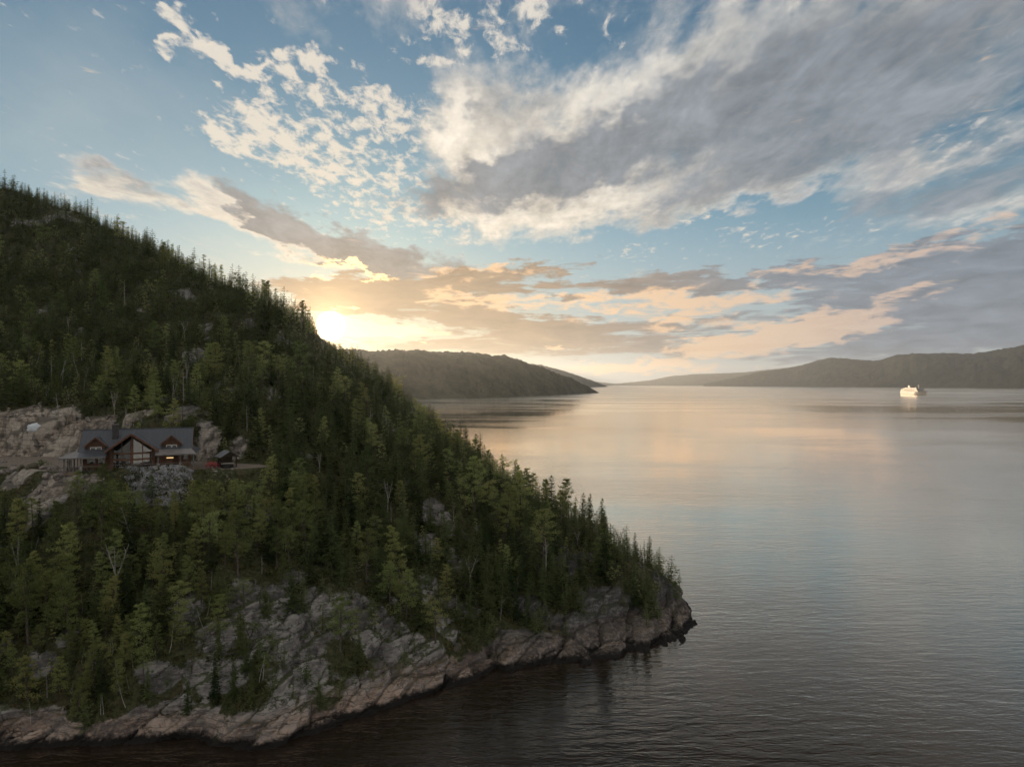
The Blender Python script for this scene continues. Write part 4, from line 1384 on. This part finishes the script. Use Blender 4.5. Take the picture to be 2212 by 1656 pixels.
def terrain_z(x, y):
    return float(height(np.array([float(x)]), np.array([float(y)]))[0])


def build_gazebo():
    x, y = -54.0, 129.4
    g = link('gazebo', None, loc=(x, y, TERR_Z), rot=(0, 0, R(38)), label='small dark open gazebo with pale grey gable roof right of the chalet', category='gazebo')
    for sx in (-1.25, 1.25):
        for sy in (-1.5, 1.5):
            Solid().box(sx - .09, sx + .09, sy - .09, sy + .09, 0, 1.9).build('post', 'gazebo_wood', g)
    for sx in (-1.25, 1.25):
        Solid().box(sx - .1, sx + .1, -1.75, 1.75, 1.9, 2.08).build('beam', 'gazebo_wood', g)
    for s in (-1, 1):
        rf = Solid().slab([(0, -2.0, 3.05), (s * 1.75, -2.0, 1.95), (s * 1.75, 2.0, 1.95), (0, 2.0, 3.05)], .10).build('roof', 'gazebo_roof', g)
        Solid().bar((0, -2.02, 2.94), (s * 1.75, -2.02, 1.86), .05, .2).build('barge_board', 'gazebo_wood', rf)
    for yy in (-1.55, 1.5):
        Solid().prism([(-1.3, 2.08), (1.3, 2.08), (0, 2.88)], 'y', yy, yy + .06).build('gable_panel', 'gazebo_wood', g)
    Solid().box(-1.16, 1.16, 1.46, 1.54, .1, 1.9).build('back_screen', 'gazebo_wood', g)
    Solid().box(-1.29, -1.21, -1.4, 1.4, 0.0, .9).build('side_screen', 'gazebo_wood', g)
    t = link('hot_tub', None, loc=(x + .9, y - 1.9, TERR_Z), rot=(0, 0, R(18)), label='low dark hot tub with pale folding cover in front of the gazebo', category='hot tub')
    n = 12
    pl = [(math.cos(k / n * 6.283 + .26) * 1.0, math.sin(k / n * 6.283 + .26) * .85) for k in range(n)]
    s = Solid()
    s.raw([(a, b, 0) for a, b in pl] + [(a * 1.03, b * 1.03, .8) for a, b in pl], [tuple(range(n))[::-1], tuple(range(n, 2 * n))] + [(i, (i + 1) % n, (i + 1) % n + n, i + n) for i in range(n)])
    s.build('shell', 'tub_shell', t)
    for sg in (-1, 1):
        Solid().slab([(sg * .02, -.88, .92), (sg * 1.06, -.8, .86), (sg * 1.06, .8, .86), (sg * .02, .88, .92)], .07).build('cover_half', 'tub_cover', t)


build_gazebo()


def chair_parts():
    p = {}
    p['seat'] = [Solid().slab([(-.28, -.32, .40), (.28, -.32, .40), (.28, .28, .30), (-.28, .28, .30)], .04)]
    p['backrest'] = [Solid().slab([(-.30 + i * .125, .26, .30), (-.19 + i * .125, .26, .30), (-.19 + i * .125, .56, 1.05 - abs(i - 2) * .05), (-.30 + i * .125, .56, 1.05 - abs(i - 2) * .05)], .03) for i in range(5)]
    p['armrest'] = [Solid().box(s * .36 - .07, s * .36 + .07, -.34, .34, .58, .62) for s in (-1, 1)]
    p['leg'] = [Solid().box(s * .34 - .03, s * .34 + .03, -.32, -.24, 0, .58) for s in (-1, 1)] + [Solid().box(s * .34 - .03, s * .34 + .03, .20, .28, 0, .58) for s in (-1, 1)]
    return p


for i, (px, dd, rz, lab) in enumerate(((450, 127.0, -10, 'red slatted garden chair nearest the chalet, by the flower bed'), (459, 127.3, 12, 'middle one of the three red garden chairs beside the gazebo'), (467.5, 127.2, 30, 'red garden chair closest to the hot tub, brightest red'))):
    x = (px - CX) / FPX * dd
    c = link('garden_chair', None, loc=(x, dd, max(TERR_Z, terrain_z(x, dd))), rot=(0, 0, R(20 + rz)), scale=1.15, label=lab, category='chair', group='red garden chairs')
    for nm, sols in chair_parts().items():
        for s in sols:
            s.build(nm if nm != 'backrest' else 'back_slat', 'red_paint', c)


# ---------------------------------------------------------------- stones
def stone_mesh(seed, mat):
    import bmesh
    r = np.random.default_rng(seed)
    bm = bmesh.new()
    bmesh.ops.create_icosphere(bm, subdivisions=2, radius=1.0)
    V = np.array([v.co[:] for v in bm.verts])
    planes = unit(r.normal(0, 1, (9, 3)))
    for pl in planes:
        d = V @ pl; lim = r.uniform(.62, .92)
        V = V - np.maximum(d - lim, 0)[:, None] * pl
    V += .05 * np.stack([fbm(V[:, 0] * 2 + seed, V[:, 1] * 2 + V[:, 2] * 3, 2, .5, seed + k) for k in range(3)], -1)
    for v, c in zip(bm.verts, V):
        v.co = c
    me = bpy.data.meshes.new('boulder'); bm.to_mesh(me); bm.free()
    me.materials.append(MATS[mat])
    return me


BOULDERS = [stone_mesh(s, 'granite_boulder') for s in range(101, 106)] + [stone_mesh(s, 'mossy_boulder') for s in (111, 112)]
rows = [  # px, depth along the track edge, size, mesh, label
    (8, 127.0, 1.5, 0, 'pale boulder at the far left end of the row edging the track'), (28, 126.6, 1.9, 1, 'long pale pinkish boulder second from the left along the track edge'),
    (46, 126.2, 1.6, 5, 'upright mossy boulder between the pink boulder and the big brown one'), (70, 125.4, 2.2, 6, 'biggest rounded brown mossy boulder on the track edge'),
    (94, 125.2, 1.4, 2, 'light angular boulder right of the big brown mossy one'), (108, 124.6, 1.2, 3, 'small whitish boulder near the middle of the track edge'),
    (122, 124.0, 1.7, 4, 'tall pale boulder two places from the chalet porch'), (136, 122.6, 1.3, 0, 'low pale boulder touching the left porch corner'),
    (8, 136.5, 1.0, 1, 'small whitish boulder on the far side of the track at the left edge'), (148, 136.0, 1.1, 2, 'pale block at the foot of the cut bank beside the porch'),
    (62, 121.5, 1.5, 5, 'dark mossy boulder on the slope below the track edge'), (100, 120.2, 1.6, 0, 'pale flat boulder on the slope under the row of track boulders'),
    (128, 117.6, 1.8, 3, 'large pale slab boulder below the left porch post'), (82, 118.0, 1.1, 4, 'white boulder half hidden by bushes below the track'),
]
for px, d, sz, k, lab in rows:
    x = (px - CX) / FPX * d
    o = link('boulder', BOULDERS[k], loc=(x, d, terrain_z(x, d) + sz * .10), rot=(0.2 * k, .15 * k, px * .37), scale=(sz * .62, sz * .52, sz * .44), label=lab, category='boulder', group='boulders along the track')

# rocks scattered over the cut bank
def rubble(name, pts, sizes, mat, label, cat):
    base = stone_mesh(131, mat)
    bv = np.array([v.co[:] for v in base.vertices]); bf = np.array([p.vertices[:] for p in base.polygons])
    # light version: octahedral stones
    lv = unit(np.array([(1, 0, 0), (-1, 0, 0), (0, 1, 0), (0, -1, 0), (0, 0, 1), (0, 0, -1), (.7, .7, .5), (-.7, .6, .5), (.6, -.7, .5), (-.6, -.7, .5)], float))
    import bmesh
    bm = bmesh.new()
    for v in lv:
        bm.verts.new(v)
    bmesh.ops.convex_hull(bm, input=bm.verts)
    bm.verts.ensure_lookup_table(); bm.verts.index_update()
    lv = np.array([v.co[:] for v in bm.verts]); lf = np.array([[v.index for v in f.verts] for f in bm.faces if len(f.verts) == 3])
    bm.free()
    r = np.random.default_rng(3)
    n = len(pts)
    V = np.repeat(lv[None], n, 0) * (1 + r.normal(0, .18, (n, len(lv), 1)))
    q = r.normal(0, 1, (n, 3, 3)); q, _ = np.linalg.qr(q)
    V = np.einsum('nij,nkj->nki', q, V * r.uniform(.6, 1.2, (n, 1, 3))) * sizes[:, None, None] + pts[:, None]
    F = (lf[None] + (np.arange(n) * len(lv))[:, None, None]).reshape(-1, 3)
    me = new_mesh(name, V.reshape(-1, 3), F, [MATS[mat]])
    return link(name, me, kind='stuff', label=label, category=cat)


r_ = np.random.default_rng(77)
n = 11000
lx = r_.uniform(-3.0, 9.4, n); ly = r_.uniform(-7.0, 1.2, n)
ok = (np.abs(lx - 4.2) < 5.4 + .34 * ly + r_.normal(0, .5, n))
lx, ly = lx[ok], ly[ok]
wx, wy = -66.4 + lx * math.cos(R(23)) - ly * math.sin(R(23)), 120 + lx * math.sin(R(23)) + ly * math.cos(R(23))
sz = r_.uniform(.05, .19, len(wx))
rubble('stone_fill', np.stack([wx, wy, height(wx, wy) + .10], -1), sz, 'fill_stone', 'bank of broken grey stones under the deck of the chalet', 'stone fill')
n = 1100
wx = r_.uniform(-125, -44, n); wy = r_.uniform(118, 160, n)
hh = height(wx, wy); _, fr = rock_mask(wx, wy, hh)
ok = (fr > .3) & (poly_sd(wx, wy, TERRACE) > .3)
wx, wy, hh = wx[ok], wy[ok], hh[ok]
rubble('loose_rubble', np.stack([wx, wy, hh + .02], -1), r_.uniform(.08, .5, len(wx)) ** 1.3 + .08, 'granite_boulder', 'loose beige rubble lying on the blasted rock banks', 'rubble')

# the white tarpaulin on the cut bank
g = ground_at(74, 925)
e1 = np.array([2.0, 0, terrain_z(g[0] + 1, g[1]) - terrain_z(g[0] - 1, g[1])]); e2 = np.array([0, 1.6, terrain_z(g[0], g[1] + .8) - terrain_z(g[0], g[1] - .8)])
e1, e2 = unit(e1), unit(e2)
nn = unit(np.cross(e1, e2))
ta, tb = 26, 7
tv = [nn * .75]
for j in range(1, tb + 1):
    for i in range(ta):
        an = i / ta * 6.2832
        rr = j / tb * (1 + .10 * math.sin(5 * an + 1) + .06 * math.sin(11 * an))
        p = e1 * math.cos(an) * 1.45 * rr + e2 * math.sin(an) * 1.0 * rr
        tv.append(p + nn * (.75 - .45 * (j / tb) ** 2 + .22 * float(fbm(np.array([p[0] * 1.6]), np.array([p[2] * 1.6]), 3, .55, 7)[0])))
tf = [(0, 1 + i, 1 + (i + 1) % ta) for i in range(ta)]
tf += [(1 + (j - 1) * ta + i, 1 + j * ta + i, 1 + j * ta + (i + 1) % ta, 1 + (j - 1) * ta + (i + 1) % ta) for j in range(1, tb) for i in range(ta)]
link('tarpaulin', new_mesh('tarpaulin', np.array(tv), tf, [MATS['tarp_white']]), loc=g, label='crumpled white sheet lying on the cut rock bank above the track', category='sheet')


# ---------------------------------------------------------------- the ship
material('ship_white', (0.42, 0.38, 0.33), 0.4, spec=0.4)
material('ship_window', (0.06, 0.07, 0.085), 0.15, spec=0.6)
material('ship_dark', (0.05, 0.055, 0.07), 0.5)
material('ship_boat', (0.60, 0.40, 0.22), 0.5)


def build_ship():
    d = CAM_H * FPX / (852.5 - CY)
    x = (1976 - CX) / FPX * d
    sh = link('cruise_ship', None, loc=(x, d, 0), rot=(0, 0, R(-90 - 6)), label='white multi-deck cruise ship lit by the low sun on the far fjord', category='ship')
    # local: x forward (bow), y to port, z up
    L, B = 196.0, 27.0
    xs = np.linspace(-L / 2, L / 2, 25)
    def half(t):
        return B / 2 * (1 if t < .62 else max(.02, 1 - ((t - .62) / .38) ** 1.9)) * (.86 + .14 * min(1, t / .06))
    V, F = [], []
    for i, xx in enumerate(xs):
        t = i / 24
        w = half(t); wl = w * (.985 if t < .62 else .985 - .45 * (t - .62) / .38)
        top = 13.0 + 3.0 * max(0, (t - .72) / .28) ** 1.5
        rake = 6.0 * max(0, (t - .8) / .2) ** 1.2
        V += [(xx - rake * .9, -wl, -1.0), (xx, -w, top), (xx, w, top), (xx - rake * .9, wl, -1.0)]
    for i in range(24):
        a, b = i * 4, i * 4 + 4
        F += [(a, b, b + 1, a + 1), (a + 1, b + 1, b + 2, a + 2), (a + 2, b + 2, b + 3, a + 3)]
    F += [(0, 1, 2, 3), (99, 98, 97, 96)]
    Solid().raw(V, F).build('hull', 'ship_white', sh)
    Solid().raw([(v[0] * 1.0, v[1] * 1.004, -.9 if v[2] < 0 else .9) for v in V if True], F).build('boot_stripe', 'ship_dark', sh)
    decks = [(-92, 62, 13.3, 13.0, 16.2), (-90, 57, 13.3, 16.2, 19.2), (-86, 52, 13.1, 19.2, 22.2), (-74, 48, 12.4, 22.2, 25.2), (-62, 44, 11.0, 25.2, 28.0)]
    for k, (x0, x1, w, z0, z1) in enumerate(decks):
        poly = [(x0, -w), (x1 - 8, -w), (x1, -w * .55), (x1, w * .55), (x1 - 8, w), (x0, w)]
        s = Solid(); m = len(poly)
        s.raw([(a, b, z0) for a, b in poly] + [(a, b, z1) for a, b in poly], [tuple(range(m))[::-1], tuple(range(m, 2 * m))] + [(i, (i + 1) % m, (i + 1) % m + m, i + m) for i in range(m)])
        dk = s.build('deck_house', 'ship_white', sh)
        for sg in (-1, 1):
            n = int((x1 - 12 - x0) / 4.2)
            for i in range(n):
                xa = x0 + 3 + i * 4.2
                Solid().box(xa, xa + 2.6, sg * w - .08, sg * w + .08, z0 + .9, z0 + 2.2).build('window', 'ship_window', dk)
        Solid().box(x1 - .1, x1 + .12, -w * .5, w * .5, z0 + 1.1, z0 + 2.3).build('front_window', 'ship_window', dk)
    for sg in (-1, 1):
        for i in range(5):
            xb = -50 + i * 17
            b = Solid()
            n = 8
            pr = [(math.cos(a) * 1.4, math.sin(a) * 1.3) for a in np.arange(n) / n * 6.283]
            b.raw([(xb - 4.4, sg * 13.9 + p * .5, 17.6 + q * .5) for p, q in pr] + [(xb - 2.6, sg * 13.9 + p, 17.6 + q) for p, q in pr] + [(xb + 2.6, sg * 13.9 + p, 17.6 + q) for p, q in pr] + [(xb + 4.4, sg * 13.9 + p * .5, 17.6 + q * .5) for p, q in pr],
                  [tuple(range(n)), tuple(range(4 * n - 1, 3 * n - 1, -1))] + [(j * n + i2, j * n + (i2 + 1) % n, (j + 1) * n + (i2 + 1) % n, (j + 1) * n + i2) for j in range(3) for i2 in range(n)])
            b.build('lifeboat', 'ship_boat', sh)
    f = Solid().prism([(-48, 28.0), (-32, 28.0), (-37, 36.0), (-49, 36.0)], 'y', -3.6, 3.6).build('funnel', 'ship_white', sh)
    Solid().prism([(-49, 36.0), (-37, 36.0), (-37.6, 37.4), (-49.2, 37.4)], 'y', -3.4, 3.4).build('funnel_top', 'ship_dark', f)
    m_ = Solid().bar((34, 0, 28), (32, 0, 41), 1.8, 1.8).build('mast', 'ship_white', sh)
    Solid().bar((32.9, -4, 35), (32.9, 4, 35), .6, .6).build('yard', 'ship_white', m_)
    rd = Solid().bar((4, 3, 28), (4, 3, 31), 2.6, 2.6).build('radome', 'ship_white', sh)
    bw = Solid().box(44, 48.6, -15.6, 15.6, 22.4, 24.6).build('bridge_wing', 'ship_white', sh)
    Solid().box(48.62, 48.8, -15.2, 15.2, 23.2, 24.3).build('bridge_window', 'ship_window', bw)


build_ship()


# ---------------------------------------------------------------- planting
def plant(name, kind, variant, loc, H, rot, label, category, group=None):
    tm, cm, _, _, h0 = SETS[kind][variant % len(SETS[kind])]
    root = link(name, None, loc=loc, rot=(0, 0, rot), scale=H / h0)
    root.empty_display_size = 0.5
    root['label'] = label
    root['category'] = category
    if group:
        root['group'] = group
    link('trunk' if kind != 'shrub' else 'stem', tm, root)
    if cm is not None:
        link('crown' if kind != 'shrub' else 'foliage', cm, root)
    return root


NAMES = {'spruce': ('spruce_tree', 'spruce'), 'pine': ('pine_tree', 'pine'), 'birch': ('birch_tree', 'birch'), 'snag': ('dead_tree', 'dead tree'), 'shrub': ('bush', 'bush')}
taken = []
for px, py, kind, H, var, label in LANDMARKS:
    g = ground_at(px, py)
    if g is None:
        # on the skyline: highest ground on that bearing
        d = np.arange(110, 340, 1.0); xx = (px - CX) / FPX * d
        zz = height(xx, d); i = int(np.argmax((zz - CAM_H) / d)); g = np.array([xx[i], d[i], zz[i]])
    taken.append(g)
    plant(NAMES[kind][0], kind, var, (g[0], g[1], g[2] - .25), H, 0.7 * len(taken), label, NAMES[kind][1])

taken = np.array(taken)
TREES = [t for t in TREES if np.min(np.hypot(taken[:, 0] - t[1], taken[:, 1] - t[2])) > 2.6]
# the largest in the picture become trees of their own, the rest one mass of forest
TREES.sort(key=lambda t: -t[4] / t[2])
single, mass, count = [], [], {}
LIMIT = {'spruce': 285, 'pine': 270, 'birch': 110, 'snag': 70}
for t in TREES:
    if count.get(t[0], 0) < LIMIT[t[0]]:
        count[t[0]] = count.get(t[0], 0) + 1
        single.append(t)
    else:
        mass.append(t) if t[0] != 'snag' else None

SPOTS = [  # findable places: name, world x, y
    ('the chalet deck', -68, 117), ('the gazebo', -53.5, 128), ('the cut bank', -92, 150), ('the track boulders', -80, 118), ('the grey stone fill', -58, 117),
    ('the crest of the rock dome', *ground_at(560, 1260)[:2]), ('the foot of the rock dome', *ground_at(600, 1420)[:2]), ('the long shore slab', *ground_at(800, 1350)[:2]), ('the shore gully', *ground_at(1000, 1400)[:2]),
    ('the white ledges', *ground_at(920, 1180)[:2]), ('the headland cliff', *ground_at(1300, 1290)[:2]), ('the tip of the headland', *ground_at(1460, 1310)[:2]), ('the lower left shore', *ground_at(80, 1500)[:2]), ('the left edge of the slope', *ground_at(30, 1230)[:2]),
    ('the sun', *ground_at(690, 790)[:2]), ('the slope below the sun', *ground_at(700, 930)[:2]), ('the upper outcrop', *ground_at(400, 640)[:2]), ('the top left summit', *ground_at(60, 480)[:2]),
    ('the slope behind the chimney', *ground_at(260, 850)[:2]), ('the skyline over the far hill', *ground_at(850, 900)[:2]), ('the lower skyline', *ground_at(1150, 1090)[:2]), ('the hollow beside the gazebo', *ground_at(620, 1030)[:2]),
    ('the wood above the dome', *ground_at(560, 1160)[:2]), ('the wood left of the dome', *ground_at(200, 1300)[:2]), ('the wood over the ledges', *ground_at(900, 1060)[:2]), ('the wood behind the cliff', *ground_at(1250, 1180)[:2]),
]
ORD = ['nearest', 'second nearest', 'third nearest', 'fourth nearest', 'fifth nearest', 'sixth nearest', 'seventh nearest', 'eighth nearest', 'ninth nearest', 'tenth nearest', 'eleventh nearest', 'twelfth nearest',
       'thirteenth nearest', 'fourteenth nearest', 'fifteenth nearest', 'sixteenth nearest', 'seventeenth nearest', 'eighteenth nearest', 'nineteenth nearest', 'twentieth nearest']
byspot = {}
on_map = lambda x, y: (x / y, (float(height(np.array([float(x)]), np.array([float(y)]))[0]) - CAM_H) / y)
SPOT_UV = [on_map(x, y) for _, x, y in SPOTS]
for t in single:
    sp = min(range(len(SPOTS)), key=lambda i: math.hypot(SPOTS[i][1] - t[1], SPOTS[i][2] - t[2]))
    u, v = on_map(t[1], t[2])
    side = ('uphill ' if v > SPOT_UV[sp][1] else 'downhill ') + ('left' if u < SPOT_UV[sp][0] else 'right')
    byspot.setdefault((sp, t[0], side), []).append(t)
LOOK = {'spruce': 'dark narrow spruce', 'pine': 'olive-green pine', 'birch': 'light green birch', 'snag': 'bare dead tree'}
for (sp, kind, side), rows in sorted(byspot.items()):
    nm, sx, sy = SPOTS[sp]
    rows.sort(key=lambda t: math.hypot(sx - t[1], sy - t[2]))
    med = np.median([t[4] for t in rows])
    for j, t in enumerate(rows):
        size = 'tall ' if t[4] > med * 1.12 else 'small ' if t[4] < med * .8 else ''
        grp = '%s around %s' % ({'spruce': 'spruces', 'pine': 'pines', 'birch': 'birches', 'snag': 'dead trees'}[kind], nm)
        if j < len(ORD):
            lab = '%s%s, %s %s of %s' % (size, LOOK[kind], ORD[j], side, nm)
        else:
            lab = '%s in the outer wood %s of %s' % (LOOK[kind], side, nm)
        plant(NAMES[kind][0], kind, t[6], (t[1], t[2], t[3] - .25), t[4], t[5], lab, NAMES[kind][1], grp)


def build_mass(rows):
    V, F, T, M, n = [], [], [], [], 0
    for t in rows:
        kind = t[0]
        src = LOW_PINE if kind != 'spruce' else LOW_SPRUCE
        (tv, tf), (cv, cf) = src[t[6] % len(src)]
        s = t[4] / (9.0 if kind != 'spruce' else 8.0)
        c, sn = math.cos(t[5]) * s, math.sin(t[5]) * s
        rot = np.array([[c, sn, 0], [-sn, c, 0], [0, 0, s]])
        tint = rng.random() * (1.0 if t[2] < 150 else .22)  # farther trees darker: shade of the upper slope put into their tint
        for vv, ff, mi in ((tv, tf, 0), (cv, cf, 1 if kind == 'spruce' else 2)):
            V.append(vv @ rot + np.array([t[1], t[2], t[3] - .25])); F.append(ff + n); n += len(vv)
            T.append(np.full(len(vv), tint)); M.append(np.full(len(ff), mi))
    me = new_mesh('forest', np.concatenate(V), np.concatenate(F), [MATS['spruce_bark'], MATS['spruce_needles'], MATS['pine_needles']], attrs={'tint': np.concatenate(T)}, midx=np.concatenate(M))
    link('forest', me, kind='stuff', label='dense dark conifer wood covering the upper mountainside', category='forest')


build_mass(mass)


def build_undergrowth():
    """Heath, juniper and seedlings between the trees."""
    r = np.random.default_rng(17)
    n = 34000
    y = 80 + 265 * r.random(n) ** 1.5
    x = y * r.uniform(-.79, .30, n)
    h = height(x, y)
    rock, fresh = rock_mask(x, y, h)
    ok = (h > 2.4) & (poly_sd(x, y, TERRACE) > .8) & (rock + r.normal(0, .12, n) < .42) & (fresh < .4)
    x, y, h = x[ok], y[ok], h[ok]
    g = Geo()
    k = 9
    c = np.stack([x, y, h], -1)
    c = np.repeat(c, k, 0)
    sz = np.repeat(r.uniform(.22, .62, len(x)) * (1 + .002 * y), k)
    off = r.normal(0, 1, (len(c), 3)); off = unit(off) * (r.random((len(c), 1)) ** .5) * sz[:, None]; off[:, 2] = np.abs(off[:, 2]) * .8 - .05
    d = unit(off + np.array([0, 0, .4]) + r.normal(0, .3, off.shape))
    g.blades(c + off * .8, d, unit(np.cross(d, r.normal(0, 1, d.shape))), sz * r.uniform(.5, .9, len(c)), sz * r.uniform(.3, .55, len(c)))
    V, F = g.arrays()
    tint = np.repeat(np.repeat(r.random(len(x)), k), 3)
    me = new_mesh('undergrowth', V, F, [MATS['heath_leaves']], attrs={'tint': tint})
    link('undergrowth', me, kind='stuff', label='low heath, juniper and seedlings on the forest floor', category='undergrowth')


leaf_material('heath_leaves', (0.028, 0.030, 0.012), (0.095, 0.088, 0.036), 0.3)
build_undergrowth()
print('TREES', len(single), len(mass), count)
